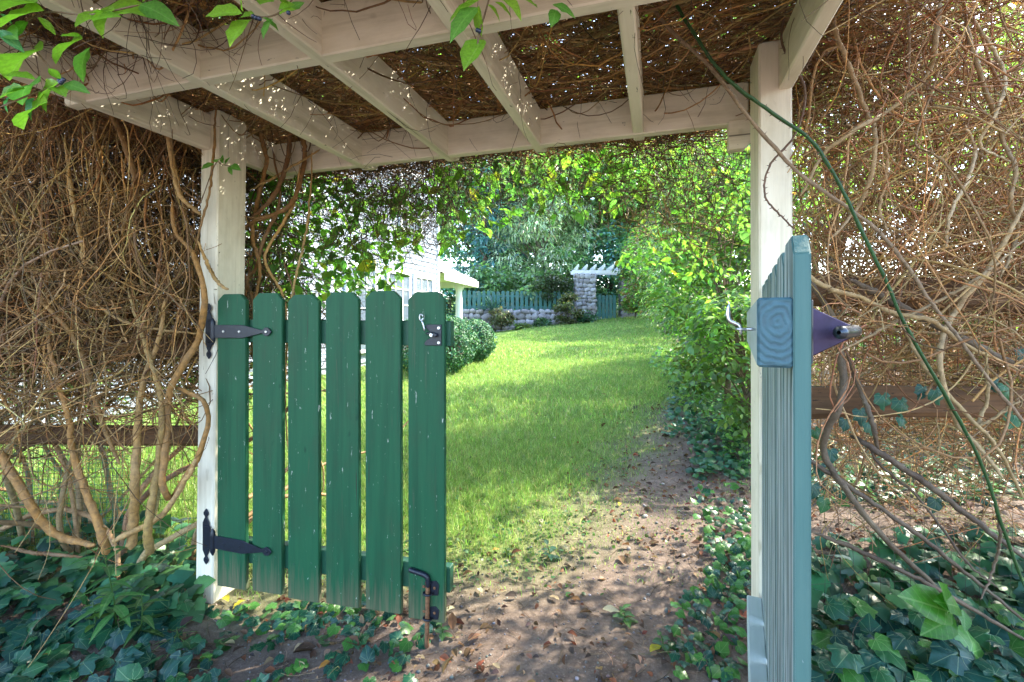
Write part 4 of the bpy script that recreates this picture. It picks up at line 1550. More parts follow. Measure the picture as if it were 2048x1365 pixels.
# --- right thicket
N = 5600
st = np.stack([rng.uniform(.84, 3.0, N), rng.uniform(1.45, 2.3, N), rng.uniform(1.1, 2.6, N)], -1)
P = wander(N, 12, st, rng.normal(0, .6, (N, 3)) + np.array([.9, .1, .1]) * rng.choice([-1, 1], N)[:, None], rng.uniform(.035, .08, N), .24, (0, 0, -.012), .75)
P = P[(P[..., 2].min(1) > 1.0)]
P = P[(rng.random(len(P)) > sstep(.75, 1.05, st[0:1, 0] * 0 + P[:, 0, 0] / P[:, 0, 1]) * sstep(1.5, 1.9, P[:, 0, 2]) * .8)]
P = clear_bank(clear_gate(P))
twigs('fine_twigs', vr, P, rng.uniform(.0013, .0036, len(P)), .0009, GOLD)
N = 1500
st = np.stack([rng.uniform(.86, 2.9, N), rng.uniform(1.3, 1.7, N), rng.uniform(.95, 2.5, N)], -1)
P = wander(N, 13, st, rng.normal(0, 1, (N, 3)) * (1, .4, 1), rng.uniform(.03, .07, N), .35, (0, 0, 0), .85)
P = clear_bank(clear_gate(P))
P = P[P[:, :, 2].min(1) > .9]
twigs('fine_twigs', vr, P, rng.uniform(.0011, .0028, len(P)), .0008, GOLD)
N = 1700
st = np.stack([rng.uniform(.9, 3.4, N), rng.uniform(1.75, 2.9, N), rng.uniform(.25, .95, N)], -1)
P = wander(N, 11, st, rng.normal(0, .6, (N, 3)) + (.2, 0, .6), rng.uniform(.03, .07, N), .25, (0, 0, .02), .8)
P = clear_bank(clear_gate(P))
twigs('fine_twigs', vr, P, rng.uniform(.0012, .003, len(P)), .0008, GOLD)
N = 1100
st = np.stack([rng.uniform(.95, 3.4, N), rng.uniform(1.72, 2.5, N), rng.uniform(.6, 1.3, N)], -1)
P = wander(N, 13, st, rng.normal(0, .7, (N, 3)) + (.1, 0, .3), rng.uniform(.03, .07, N), .3, (0, 0, .0), .85)
P = clear_bank(clear_gate(P[P[..., 2].min(1) > .35]))
twigs('fine_twigs', vr, P, rng.uniform(.002, .0042, len(P)), .0012, GOLD, 4)
N = 420
st = np.stack([rng.uniform(.9, 2.6, N), rng.uniform(1.28, 1.62, N), rng.uniform(.85, 2.2, N)], -1)
P = wander(N, 16, st, rng.normal(0, .8, (N, 3)) * (1, .35, 1), rng.uniform(.035, .08, N), .3, (0, 0, .0), .88)
P = clear_bank(clear_gate(P[P[..., 2].min(1) > .6]))
twigs('arching_stems', vr, P, rng.uniform(.0022, .0045, len(P)), .0014, GOLD, 5, .25)
# sunny outer leaves of the right thicket
N = 2600
N = 2200
pos = np.stack([rng.uniform(1.7, 4.2, N), rng.uniform(2.1, 3.4, N), rng.uniform(1.8, 3.4, N)], -1)
keepm = (pos[:, 0] / pos[:, 1] > .56)
pos = pos[keepm]
N = len(pos)
V, Fc, ti = scatter(OVATE, pos, frames(rng.normal(0, .5, (N, 3)) + np.array([.4, .3, .8])), .055 * np.exp(rng.normal(0, .2, N)), rtint(N, [BGn, BY, (.18, .22, .04), (.24, .12, .04)], .25))
put('foliage', V, Fc, M_LEAF, vr, ti)['kind'] = 'stuff'
PALE = [(.52, .35, .17), (.46, .29, .13), (.56, .41, .24)]
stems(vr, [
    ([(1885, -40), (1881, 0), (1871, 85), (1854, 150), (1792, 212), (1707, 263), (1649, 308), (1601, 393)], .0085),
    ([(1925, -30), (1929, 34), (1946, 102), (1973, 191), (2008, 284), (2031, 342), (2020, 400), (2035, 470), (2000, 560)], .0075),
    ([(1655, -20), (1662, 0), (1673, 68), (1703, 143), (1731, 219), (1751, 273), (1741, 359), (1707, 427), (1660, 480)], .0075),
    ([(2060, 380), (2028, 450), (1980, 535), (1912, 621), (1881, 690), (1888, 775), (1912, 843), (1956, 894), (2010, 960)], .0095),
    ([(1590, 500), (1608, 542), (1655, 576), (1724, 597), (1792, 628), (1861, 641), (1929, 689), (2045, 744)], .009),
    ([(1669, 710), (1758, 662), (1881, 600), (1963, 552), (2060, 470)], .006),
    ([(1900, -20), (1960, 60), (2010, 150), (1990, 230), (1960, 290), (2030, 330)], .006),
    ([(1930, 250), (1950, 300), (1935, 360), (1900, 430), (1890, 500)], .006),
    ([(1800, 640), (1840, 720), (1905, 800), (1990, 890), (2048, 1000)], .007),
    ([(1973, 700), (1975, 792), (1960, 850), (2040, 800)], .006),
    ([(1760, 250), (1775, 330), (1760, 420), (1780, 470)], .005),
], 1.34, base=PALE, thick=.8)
stems(vr, [
    ([(1615, 540), (1628, 576), (1666, 638), (1686, 740), (1680, 809), (1655, 860), (1649, 909), (1690, 978), (1758, 1063), (1861, 1165), (1900, 1200)], .0105),
    ([(1600, 905), (1608, 913), (1724, 991), (1826, 1063), (1929, 1145), (2060, 1250)], .007),
    ([(1614, 1060), (1724, 1104), (1861, 1172), (2060, 1285)], .0075),
    ([(1700, 870), (1748, 899), (1861, 974), (1956, 1046), (2060, 1125)], .0095),
    ([(1700, 560), (1760, 590), (1850, 640), (1950, 690), (2060, 745)], .012),
    ([(1690, 700), (1720, 780), (1745, 850), (1755, 900)], .0075),
    ([(1730, 880), (1760, 930), (1840, 1000), (1930, 1120), (2000, 1180)], .004),
    ([(1985, 980), (2000, 1060), (1990, 1130), (1960, 1200)], .004),
], 1.42, base=[(.13, .085, .055), (.10, .065, .045)])


# --- thorny canes
def cane(label, pts, d, r, tint, name='thorny_cane'):
    P = [at(p[0], p[1], p[2] if len(p) > 2 else d) for p in pts]
    t = thing(name, P[-1], label, 'cane')
    one_tube('stem', P, r, M_BARK if tint[0] > .1 else M_IVY, t, 70, 8, tint, .0006)
    c = spline(P, 60)
    tv = np.gradient(c, axis=0)
    V, Fc, ti = [], [], []
    k = np.arange(1, 59)
    nn = rng.normal(0, 1, (len(k), 3))
    tk = tv[k] / np.linalg.norm(tv[k], axis=1, keepdims=True)
    nn -= tk * (nn * tk).sum(1, keepdims=True)
    nn /= np.linalg.norm(nn, axis=1, keepdims=True)
    cone = np.array([(0, -.22, -.08), (0, .22, -.08), (0, 0, .2), (1, .1, 0)], float)
    ct = np.array([(0, 1, 3), (1, 2, 3), (2, 0, 3)])
    V, Fc, ti = scatter((cone, ct), c[k] + nn * .8 * r[0], frames(tk + .3 * nn, nn), np.full(len(k), .0085), np.tile((.22, .10, .06), (len(k), 1)))
    put('thorns', V, Fc, M_BARK, t, ti)['kind'] = 'stuff'


cane('green thorny cane crossing in front of the right post', [(1340, -20), (1358, 20), (1399, 85), (1440, 143), (1495, 191), (1553, 232), (1621, 280), (1655, 328), (1690, 390), (1717, 450), (1768, 552), (1799, 628), (1867, 751), (1935, 870), (1975, 960), (2000, 1040), (2050, 1180)], 1.26, [.0048, .0046, .004], (.035, .095, .030))
cane('brown thorny cane running below the green one', [(1300, 10), (1348, 68), (1416, 130), (1495, 232), (1560, 308), (1604, 352), (1690, 413), (1751, 458), (1809, 525), (1861, 604), (1912, 669), (1963, 740), (2060, 860)], 1.29, [.0052, .0048, .004], (.30, .20, .12))
cane('thin brown bramble looping down the right post', [(1570, 20), (1565, 90), (1610, 180), (1590, 270), (1540, 330), (1530, 390), (1560, 430), (1590, 460)], 1.33, [.0035, .003, .0022], (.15, .075, .05))

# ------------------------------------------------------------------ leafy sprigs near the camera
def leaf_mesh(T, tint, name='leaf', rib=1.25):
    V, Fc = T
    ti = np.tile(np.array(tint), (len(V), 1))
    on = np.abs(V[:, 1]) < 1e-6
    ti[on] *= rib
    me = mesh_np(name, V, Fc, np.clip(ti, 0, .9), True)
    set_lf(me, V, 1)
    return me


def set_lf(me, V, kind):
    a = me.attributes.new('lf', 'FLOAT_VECTOR', 'POINT')
    q = np.array(V, np.float32).copy()
    q[:, 2] = kind
    a.data.foreach_set('vector', q.ravel())


def half_leaf2(fold, droop, w=1.0, wav=.03):
    T = half_leaf([(.05, .06 * w), (.16, .17 * w), (.32, .25 * w), (.5, .27 * w), (.68, .22 * w), (.85, .11 * w)], [0, .2, .4, .6, .8, 1.0], fold, droop)
    V = T[0].copy()
    V[:, 2] += wav * np.sin(V[:, 0] * 14 + V[:, 1] * 9) * np.abs(V[:, 1]) * 4
    return V, T[1]


SPRIG = []
for i, (f, dr, w, tint) in enumerate([(.3, .25, 1, (.24, .43, .035)), (.5, .1, .95, (.20, .38, .035)), (.15, .4, 1.05, (.13, .31, .055)), (.6, .3, .85, (.27, .43, .05)), (.4, .5, 1, (.07, .24, .11))]):
    me = leaf_mesh(half_leaf2(f, dr, w), tint)
    me.materials.append(M_LEAF)
    SPRIG.append(me)


def add_leaf(parent, me, p, heading, normal, size, name='leaf'):
    M = frame(p - np.array(wloc(parent)), heading, np.cross(normal, heading))
    o = bpy.data.objects.new(name, me)
    COL.objects.link(o)
    o.parent = parent
    o.matrix_local = M @ Matrix.Scale(float(size), 4)
    return o


def sprig(label, stem_px, d, leaves, berries=()):
    P = [at(x, y, d + .02 * math.sin(i)) for i, (x, y) in enumerate(stem_px)]
    t = thing('leafy_sprig', P[0], label, 'sprig', 'honeysuckle sprigs hanging before the pergola')
    one_tube('stem', P, .0018, M_BARK, t, 30, 6, (.16, .09, .05))
    for (x0, y0, x1, y1, k) in leaves:
        a, b = at(x0, y0, d + random.uniform(-.02, .02)), at(x1, y1, d + random.uniform(-.03, .03))
        hd = b - a
        nrm = np.array([random.uniform(-.3, .3), -.75, random.uniform(.25, .8)])
        add_leaf(t, SPRIG[k], a, hd / np.linalg.norm(hd), nrm, np.linalg.norm(hd) * random.uniform(1.1, 1.4))
    for (x, y) in berries:
        c = at(x, y, d - .01)
        me = bpy.data.meshes.get('berry')
        if me is None:
            bm = bmesh.new()
            bmesh.ops.create_icosphere(bm, subdivisions=2, radius=.0042)
            me = bpy.data.meshes.new('berry')
            bm.to_mesh(me)
            bm.free()
            me.materials.append(M_BERRY)
            for p_ in me.polygons:
                p_.use_smooth = True
        o = bpy.data.objects.new('berry', me)
        COL.objects.link(o)
        o.parent = t
        o.location = Vector(c) - t.location


sprig('bright green leafy sprig in the top left corner of the pergola', [(-20, 60), (40, 50), (95, 25), (180, 30), (280, 10)], .92,
      [(88, 22, -10, 30, 0), (75, 5, 0, 8, 1), (75, 35, 105, 62, 1), (55, 42, 25, 58, 2), (150, 55, 205, 15, 0), (190, 28, 278, 8, 0), (185, 42, 228, 30, 1), (230, 20, 190, 45, 3), (0, 28, 22, 40, 4), (0, 60, 35, 92, 4), (8, 68, 2, 50, 2), (280, 10, 330, 20, 2), (285, 5, 310, -15, 1)])
sprig('leafy sprig with two blue berries beside the pergola end rafter', [(60, 90), (95, 130), (120, 165), (60, 190), (0, 215)], .95,
      [(85, 100, 12, 115, 0), (165, 78, 105, 98, 0), (165, 75, 130, 70, 1), (180, 95, 145, 126, 2), (72, 160, 20, 150, 1), (75, 168, 22, 165, 2), (50, 178, -5, 192, 1), (118, 165, 70, 200, 3), (128, 168, 160, 170, 2), (122, 160, 98, 138, 1), (95, 205, 20, 228, 0), (70, 196, 45, 222, 4), (20, 195, 0, 212, 4), (115, 175, 125, 185, 1)],
      [(119, 162), (124, 163), (121, 166), (127, 160)])
sprig('leafy sprig with dark berries above the front pergola beam', [(600, -30), (580, 5), (560, 25), (530, 35), (500, 30)], .90,
      [(485, 28, 420, 18, 0), (487, 25, 478, -5, 0), (500, 40, 458, 65, 0), (510, 33, 480, 32, 1), (525, 35, 550, 45, 2), (545, 38, 522, 55, 2), (560, 30, 580, 12, 3), (575, 20, 560, -8, 1), (580, 22, 600, 0, 2), (590, 10, 565, 15, 1), (520, 10, 540, 0, 1)],
      [(506, 33), (512, 36), (519, 38), (577, 26)])
sprig('leafy sprig with one berry hanging at the middle of the front beam', [(985, -30), (975, 10), (968, 35), (960, 60), (955, 90)], .90,
      [(955, 15, 902, 46, 2), (958, 12, 955, 62, 0), (975, 10, 1000, 30, 3), (990, 5, 1020, 22, 0), (960, 0, 905, 30, 1), (1000, -2, 1035, 15, 3), (966, 80, 932, 125, 1), (1050, 0, 1070, 10, 1), (1105, 10, 1145, 15, 2), (1112, 20, 1108, 35, 2)],
      [(955, 61), (959, 63)])
sprig('tiny leafy sprig crossing the left post', [(400, 410), (430, 330), (445, 330), (470, 335)], 1.75,
      [(428, 328, 405, 330, 2), (432, 325, 434, 310, 2), (446, 328, 441, 312, 2), (450, 330, 452, 318, 2), (458, 334, 470, 330, 2), (458, 336, 462, 346, 2)])

# ------------------------------------------------------------------ grass
def blades(n, xr, yr, h, w, dens_pow=1.0, base=None):
    x = rng.uniform(*xr, n)
    y = rng.uniform(*yr, n)
    m = lawn_mask(x, y)
    patch = .75 + .35 * wob2(x, y, 2.3, 5)
    k = rng.random(n) < np.maximum(m ** 1.1 * np.clip(patch + .25, 0, 1), .17 * np.clip(wob2(x, y, 3.7, 2) * 2 + .4, 0, 1) * (y > 2.0))
    x, y, m = x[k], y[k], m[k]
    # leave out what the house stands on
    hu = (x - CXY[0]) * CS - (y - CXY[1]) * SN
    k = hu > .1
    x, y, m = x[k], y[k], m[k]
    n = len(x)
    z = G(x, y)
    hh = h * np.exp(rng.normal(0, .35, n)) * (.45 + .55 * m)
    a = rng.random(n) * 6.283
    lean = rng.normal(0, .55, (n, 2))
    b = np.stack([x, y, z - .003], -1)
    sd = np.stack([np.cos(a), np.sin(a), np.zeros(n)], -1) * (w * rng.uniform(.7, 1.3, n))[:, None]
    mid = b + np.stack([lean[:, 0] * hh * .3, lean[:, 1] * hh * .3, hh * .6], -1)
    tip = b + np.stack([lean[:, 0] * hh, lean[:, 1] * hh, hh * .92], -1)
    V = np.stack([b - sd, b + sd, mid - sd * .7, mid + sd * .7, tip], 1).reshape(-1, 3)
    o = (np.arange(n) * 5)[:, None]
    Fc = np.concatenate([o + [0, 1, 3], o + [0, 3, 2], o + [2, 3, 4]], 0)
    ti = np.repeat(rtint(n, base, .25, .1), 5, 0)
    return V, Fc, ti


GR = [(.21, .35, .09), (.27, .40, .11), (.17, .30, .075), (.40, .42, .20)]
V, Fc, ti = join(
    blades(150000, (-2.6, 2.6), (1.9, 4.6), .042, .0016, base=GR),
    blades(150000, (-4.5, 3.0), (4.6, 9.5), .045, .0030, base=GR),
    blades(110000, (-5, 6), (9.5, 21.5), .05, .0065, base=GR),
    blades(50000, (-6, -2.2), (2.3, 6.0), .045, .003, base=GR))
lg = put('lawn_grass', V, Fc, M_GRASS, None, ti)
tag(lg, 'sunlit mown grass of the garden lawn beyond the gate', 'grass', kind='stuff')

# clover and weeds where lawn meets path
N = 4200
x = rng.uniform(-1.2, 1.5, N)
y = rng.uniform(1.9, 3.6, N)
dm = np.abs(lawn_mask(x, y) - .5)
k = (rng.random(N) < np.exp(-(dm / .33) ** 2) * .9) & (wob2(x, y, 6, 9) > -.25)
x, y = x[k], y[k]
n = len(x)
pos = np.stack([x, y, G(x, y) + rng.uniform(.008, .035, n)], -1)
V, Fc, ti = scatter(ROUND, pos, frames(rng.normal(0, .35, (n, 3)) + (0, 0, 1)), rng.uniform(.010, .022, n), rtint(n, [(.06, .15, .03), (.09, .19, .03), (.05, .12, .04)], .25))
tag(put('clover', V, Fc, M_LEAF, None, ti), 'low clover and weeds where lawn meets dirt path', 'weeds', kind='stuff')

# ------------------------------------------------------------------ ivy
IVYM = []
for i, tnt in enumerate([(.012, .075, .042), (.018, .095, .048), (.012, .065, .05), (.026, .115, .038), (.018, .085, .062), (.06, .19, .035)]):
    V = IVY[0].copy()
    r_ = np.random.default_rng(i)
    V[1:] += r_.normal(0, .03, (len(V) - 1, 3))
    V[:, 2] *= r_.uniform(.7, 1.5)
    ti = np.tile(np.array(tnt), (len(V), 1))
    me = mesh_np('leaf', V, IVY[1], ti)
    set_lf(me, V, 2)
    me.materials.append(M_IVY)
    IVYM.append(me)


def ivy_patch(label, boxes, n_part, n_stuff, s0, s1, seed_h=.07, light=0.0, keepf=None):
    """boxes of photograph pixels give the patch of ground the ivy covers"""
    pos = []
    tot = n_part + n_stuff
    wts = np.array([b[4] for b in boxes], float)
    wts /= wts.sum()
    while len(pos) < tot:
        b = boxes[rng.choice(len(boxes), p=wts)]
        g_ = on_ground(random.uniform(b[0], b[2]), random.uniform(b[1], b[3]))
        if keepf is not None and not keepf(g_):
            continue
        pos.append(g_ + np.array([0, 0, random.uniform(.012, seed_h * (b[5] if len(b) > 5 else 1))]))
    pos = np.array(pos)
    order = np.argsort(pos[:, 1])
    pos = pos[order]
    t = thing('ivy_patch', (pos[:, 0].mean(), pos[:, 1].mean(), 0), label, 'ivy')
    nrm = rng.normal(0, .38, (tot, 3)) + np.array([0, -.35, 1.0])
    hd = rng.normal(0, 1, (tot, 3)) + np.array([0, -.8, 0])
    sz = rng.uniform(s0, s1, tot)
    Rm = frames(nrm, hd)
    pt = np.array(wloc(t))
    for i in range(n_part):
        o = bpy.data.objects.new('leaf', IVYM[rng.integers(0, 5) if random.random() > light else 5])
        COL.objects.link(o)
        o.parent = t
        M = Matrix.Identity(4)
        for a in range(3):
            for c in range(3):
                M[a][c] = Rm[i, a, c] * sz[i]
            M[a][3] = pos[i, a] - pt[a]
        o.matrix_local = M
    if n_stuff:
        s = slice(n_part, tot)
        V, Fc, ti = scatter(IVY, pos[s], Rm[s], sz[s], rtint(n_stuff, [(.03, .11, .06), (.04, .13, .055), (.07, .18, .06)], .25))
        put('leaves', V, Fc, M_IVY, t, ti)['kind'] = 'stuff'
    # runners
    nr = tot // 6
    P = wander(nr, 7, pos[rng.integers(0, tot, nr)] - (0, 0, .01), rng.normal(0, 1, (nr, 3)) * (1, 1, .1), rng.uniform(.015, .035, nr), .3)
    P[..., 2] = np.maximum(P[..., 2], G(P[..., 0], P[..., 1]) + .006)
    V, Fc, ti = twig_mesh(P, .0014, .0008, [(.12, .07, .04), (.07, .09, .03)], 3)
    put('runners', V, Fc, M_BARK, t, ti)['kind'] = 'stuff'
    return t


ivy_patch('thick blue green ivy carpet left of the left post', [(-120, 1060, 390, 1140, 1.2, 1.6), (-100, 1130, 400, 1250, 2.2), (-80, 1240, 380, 1420, 1.3, .6), (-700, 1080, -90, 1420, 1.2)], 300, 420, .042, .088, .085)
ivy_patch('sparse ivy trailing over dirt before the closed gate', [(400, 1215, 880, 1290, 1.0, .5), (330, 1290, 840, 1420, 1.0, .5), (560, 1215, 760, 1260, .5, .6)], 170, 0, .032, .055, .05, .25)
ivy_patch('dense dark ivy bed right of the open gate', [(1600, 1080, 2150, 1180, 1.4, 1.0), (1590, 1160, 2150, 1300, 2.0, 1.4), (1600, 1290, 2150, 1480, 2.0, 2.0), (2140, 1090, 2700, 1450, 1.5, 1.2)], 300, 420, .050, .095, .09, .10)
ivy_patch('bright ivy fringe along the path left of open gate', [(1410, 1020, 1510, 1200, 1.6, .9), (1340, 1180, 1480, 1360, 1.0, .5), (1390, 900, 1510, 1060, 1.0)], 300, 0, .028, .052, .07, .5)
ivy_patch('pale ivy ground cover beyond the right wire fence', [(1600, 880, 2048, 1010, 2.5), (1380, 850, 1510, 960, 1.0), (1330, 790, 1500, 880, 1.3)], 200, 1500, .035, .058, .10, .3)

gc = []
while len(gc) < 2600:
    g_ = on_ground(random.uniform(1300, 1530), random.uniform(700, 960))
    if g_[0] > .155 * g_[1] + 1.08 + .12 * float(wob2(g_[0], g_[1], 3.1)):
        gc.append(g_ + np.array([0, 0, random.uniform(.01, .16)]))
gc = np.array(gc)
V, Fc, ti = scatter(OVATE, gc, frames(rng.normal(0, .5, (len(gc), 3)) + (-.1, -.3, 1)), rng.uniform(.03, .055, len(gc)) * np.clip(gc[:, 1] / 4, .8, 2), rtint(len(gc), [(.18, .36, .10), (.22, .40, .10), (.18, .32, .18)], .3))
tag(put('ground_cover', V, Fc, M_LEAF, None, ti), 'low green ground cover along the foot of the right shrubs', 'ground cover', kind='stuff')
# ivy climbing the right lower rail
ir = thing('ivy_vine', at(1700, 850, 1.5), 'few dark ivy leaves climbing the right fence rail', 'ivy')
for (px, py, s) in ((1720, 820, .055), (1765, 790, .05), (1800, 800, .055), (1845, 775, .045), (1660, 900, .05), (1640, 930, .045), (1690, 840, .04), (1735, 845, .045), (1800, 835, .04), (2010, 770, .055), (2030, 830, .05), (1985, 760, .045), (1870, 780, .05), (1630, 860, .04), (2040, 700, .05), (1625, 970, .05), (1650, 1000, .045), (1870, 1000, .045)):
    c = at(px, py, 1.47 + random.uniform(-.04, .02))
    add_leaf(ir, IVYM[rng.integers(0, 5)], c, np.array([random.uniform(-.6, .6), -.2, -1.]), np.array([random.uniform(-.3, .3), -1, .5]), s)

# ------------------------------------------------------------------ weeds and seedlings
def weed(label, px, py, h, leaves, size, T, tint, d=None, name='leafy_weed', lean=(0, 0)):
    g_ = on_ground(px, py)
    t = thing(name, g_, label, 'weed')
    top = g_ + np.array([lean[0], lean[1], h])
    sp = [g_, g_ * .6 + top * .4 + np.array([.01, 0, 0]), top]
    one_tube('stem', sp, [.003, .0022, .0015], M_IVY, t, 14, 6, (.06, .13, .03))
    c = spline(sp, 20)
    me = []
    for k in range(3):
        m_ = leaf_mesh(T, np.array(tint) * (.8 + .25 * k))
        m_.materials.append(M_LEAF)
        me.append(m_)
    for i in range(leaves):
        q = .25 + .75 * i / max(1, leaves - 1)
        p = c[min(19, int(q * 19))]
        a = i * 2.4
        hd = np.array([math.cos(a), math.sin(a), .35 - .5 * (1 - q)])
        add_leaf(t, me[i % 3], p, hd, np.array([-.2 * math.cos(a), -.2 * math.sin(a), 1]), size * (1.15 - .5 * q) * random.uniform(.8, 1.2))
    return t


WL_ = half_leaf([(.08, .04), (.25, .11), (.5, .12), (.75, .07)], [0, .25, .5, .75, 1.0], .35, .3)
weed('tall green weed with narrow leaves in the left ivy', 232, 1262, .30, 22, .13, WL_, (.09, .24, .07), lean=(-.02, -.03))
weed('second narrow leaved weed beside the tall weed', 275, 1275, .17, 12, .10, WL_, (.06, .15, .04), lean=(.03, -.02))
weed('pale seedling in front of the narrow leaved weeds', 185, 1270, .12, 9, .05, OVATE, (.11, .2, .04))
weed('grassy tuft in the left ivy before the post', 352, 1290, .06, 14, .10, half_leaf([(.1, .015), (.6, .015)], [0, .5, 1], .3, .3), (.08, .19, .03), name='grass_tuft')
weed('small grass tuft at the bottom left edge', 170, 1360, .05, 8, .08, half_leaf([(.1, .02), (.6, .02)], [0, .5, 1], .3, .3), (.09, .2, .03), name='grass_tuft')
weed('round leaved seedling in front of the closed gate', 440, 1300, .035, 6, .035, ROUND, (.06, .16, .05))
weed('small seedling on the dirt left of the drop bolt', 640, 1290, .03, 6, .028, ROUND, (.05, .14, .05))
weed('seedling beside the drop bolt foot', 880, 1275, .05, 8, .04, OVATE, (.06, .15, .05))
weed('dark green seedling where the path meets grass', 1095, 1120, .07, 7, .06, OVATE, (.03, .10, .05))
weed('leafy runner on the path before the open gate', 1245, 1245, .05, 9, .055, OVATE, (.07, .17, .04))
weed('lime seedling at the edge of the path', 1010, 1110, .035, 6, .03, ROUND, (.12, .22, .03))
weed('seedling on the dirt beside the right ivy', 1320, 1300, .06, 8, .045, OVATE, (.05, .14, .045))
sap = weed('sapling with two large bright leaves in the right ivy', 1915, 1330, .16, 0, .1, OVATE, (.05, .17, .03), name='bright_sapling')
bl = leaf_mesh(half_leaf2(.25, .15, 1.0), (.055, .19, .02))
bl.materials.append(M_LEAF)
for (x0, y0, x1, y1) in ((1905, 1228, 1815, 1188), (1908, 1235, 1850, 1268), (1895, 1222, 1893, 1168), (1925, 1220, 1935, 1262), (1918, 1215, 1880, 1200)):
    a, b = at(x0, y0, 1.22), at(x1, y1, 1.18)
    add_leaf(sap, bl, a, (b - a) / np.linalg.norm(b - a), np.array([.1, -.7, .7]), np.linalg.norm(b - a))

# ------------------------------------------------------------------ litter, twigs, pebbles
def dirt_pts(n, xr=(-2.2, 2.6), yr=(.9, 6.0), pw=1.5):
    x = rng.uniform(*xr, n)
    y = yr[0] + (yr[1] - yr[0]) * rng.random(n) ** pw
    k = rng.random(n) < (1 - lawn_mask(x, y)) + .03
    return x[k], y[k]


x, y = dirt_pts(10000)
k = rng.random(len(x)) < np.clip(.5 + .6 * wob2(x, y, 3.3, 7) + .35 * (y > 2.2) + .3 * (x < -.2), .12, 1)
x, y = x[k], y[k]
n = len(x)
pos = np.stack([x, y, G(x, y) + rng.uniform(.004, .016, n)], -1)
V, Fc, ti = scatter(DEAD, pos, frames(rng.normal(0, .5, (n, 3)) + (0, 0, 1)), np.exp(rng.normal(-3.65, .42, n)),
                    rtint(n, [(.16, .085, .045), (.10, .055, .035), (.24, .14, .08), (.20, .07, .04), (.30, .21, .13), (.085, .055, .05)], .3))
tag(put('leaf_litter', V, Fc, M_DEAD, None, ti), 'brown fallen leaf litter covering the dirt path', 'leaf litter', kind='stuff')
x, y = dirt_pts(3600)
n = len(x)
P = wander(n, 6, np.stack([x, y, G(x, y) + .004], -1), rng.normal(0, 1, (n, 3)) * (1, 1, .05), rng.uniform(.006, .026, n), .2)
P[..., 2] = np.maximum(G(P[..., 0], P[..., 1]) + .003, P[..., 2])
V, Fc, ti = twig_mesh(P, rng.uniform(.0007, .002, n), .0006, [(.20, .12, .07), (.13, .08, .05), (.32, .22, .14)], 3)
tag(put('twig_litter', V, Fc, M_BARK, None, ti, True), 'thin fallen twigs and pine needles on the dirt', 'twigs', kind='stuff')
bm = bmesh.new()
bmesh.ops.create_icosphere(bm, subdivisions=1, radius=.5)
pv = np.array([v.co[:] for v in bm.verts]) * (1, .8, .55)
pf = np.array([[v.index for v in f.verts] for f in bm.faces])
bm.free()
x, y = dirt_pts(4500, (-1.2, 1.6), (1.0, 3.2), 1.2)
n = len(x)
sz = .0056 * np.exp(rng.normal(0, .55, n))
pos = np.stack([x, y, G(x, y) + sz * .12], -1)
V, Fc, ti = scatter((pv, pf), pos, frames(rng.normal(0, .3, (n, 3)) + (0, 0, 1)), sz, rtint(n, [(.19, .175, .17), (.25, .22, .19), (.13, .125, .13)], .3))
_pm, _pnt, _pp, _po = newmat('gravel_grit')
_pa = nd(_pnt, 'ShaderNodeAttribute', attribute_name='tint')
_pnt.links.new(_pa.outputs['Color'], _pp.inputs['Base Color'])
_pp.inputs['Roughness'].default_value = .85
tag(put('gravel', V, Fc, _pm, None, ti, True), 'small grey grit and pebbles pressed into the path', 'gravel', kind='stuff')

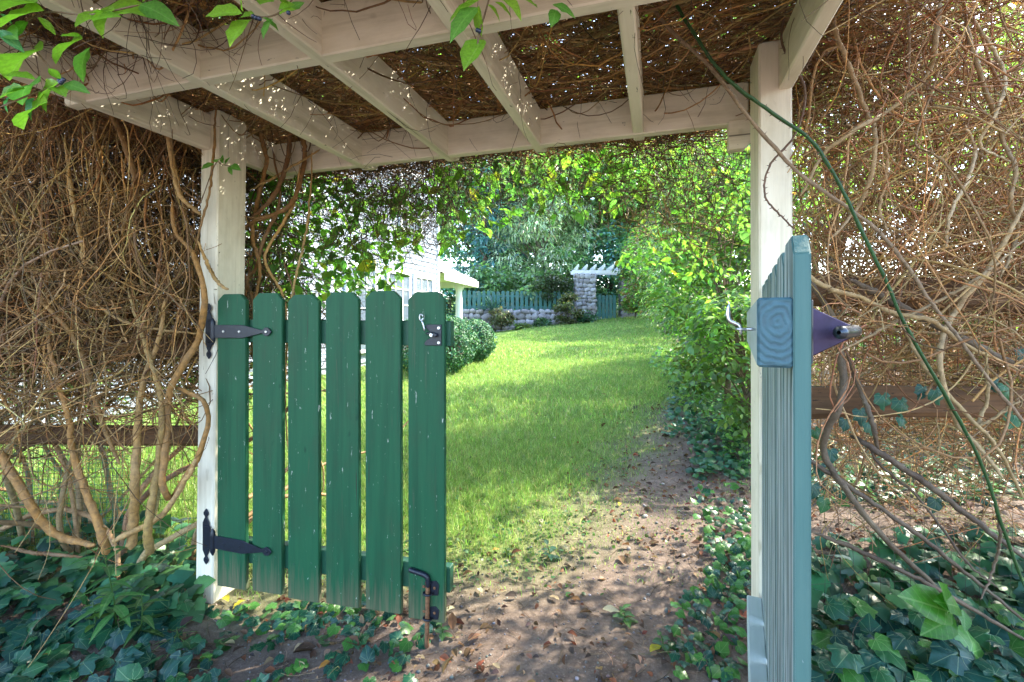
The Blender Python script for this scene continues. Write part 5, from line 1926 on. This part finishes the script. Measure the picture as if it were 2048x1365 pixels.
# single fallen leaves that can be told apart
FL = {}
for nm, tnt in (('yellow', (.42, .36, .03)), ('tan', (.40, .30, .18)), ('brown', (.17, .075, .045)), ('pale', (.45, .42, .28)), ('green', (.07, .15, .06)), ('orange', (.45, .20, .04))):
    V, Fc = half_leaf2(.45, .2, .9, .05)
    me = leaf_mesh((V, Fc), tnt, 'fallen_leaf', 1.15)
    me.materials.append(M_DEAD)
    FL[nm] = me
fallen = [
    (448, 1199, 'yellow', .050, 'bright yellow fallen leaf at the foot of the left post'),
    (490, 1207, 'yellow', .055, 'torn yellow fallen leaf under the closed gate'),
    (910, 1222, 'pale', .055, 'pale curled fallen leaf right of the closed gate'),
    (935, 1290, 'brown', .06, 'grey brown fallen leaf on bare dirt near the drop bolt'),
    (965, 1192, 'pale', .045, 'upright pale fallen leaf on the path'),
    (1118, 1206, 'tan', .05, 'tan fallen leaf lying in the middle of the path'),
    (1300, 1312, 'yellow', .06, 'large yellow fallen leaf at the path edge by the right ivy'),
    (1205, 1225, 'pale', .065, 'silvery fallen leaf standing on the path'),
    (1135, 1105, 'pale', .05, 'cream fallen leaf beside the dark seedling'),
    (1085, 1050, 'pale', .05, 'pale fallen leaf at the grass edge'),
    (940, 1028, 'yellow', .04, 'small yellow fallen leaf in the grass by the gate'),
    (985, 1105, 'orange', .035, 'small orange fallen leaf where the grass ends'),
    (1275, 1090, 'brown', .06, 'dark curled fallen leaf right of the path middle'),
    (1330, 1150, 'tan', .05, 'tan fallen leaf near the ivy fringe'),
    (560, 1290, 'brown', .05, 'brown fallen leaf in the sparse ivy'),
    (660, 1330, 'orange', .04, 'orange brown fallen leaf in the sparse ivy'),
    (380, 1330, 'brown', .06, 'brown fallen leaf at the bottom of the left ivy'),
    (1240, 1010, 'yellow', .045, 'yellow fallen leaf on the lawn beside the path'),
    (1200, 760, 'orange', .05, 'red orange fallen leaf far out on the lawn'),
    (1110, 880, 'pale', .05, 'pale fallen leaf on the near lawn'),
    (1305, 900, 'yellow', .05, 'yellow fallen leaf on the brown part of the path'),
    (850, 1325, 'tan', .04, 'tan fallen leaf below the drop bolt'),
    (1000, 1345, 'tan', .035, 'small tan fallen leaf at the bottom middle of the path'),
]
for (px, py, kind, s, lb) in fallen:
    g_ = on_ground(px, py)
    a = random.uniform(0, 6.28)
    M = frame(g_ + np.array([0, 0, .012]), (math.cos(a), math.sin(a), .15), (-math.sin(a), math.cos(a), random.uniform(-.3, .3)))
    o = bpy.data.objects.new('fallen_leaf', FL[kind])
    COL.objects.link(o)
    o.matrix_local = M @ Matrix.Scale(s, 4)
    tag(o, lb, 'leaf', 'single fallen leaves on the ground')
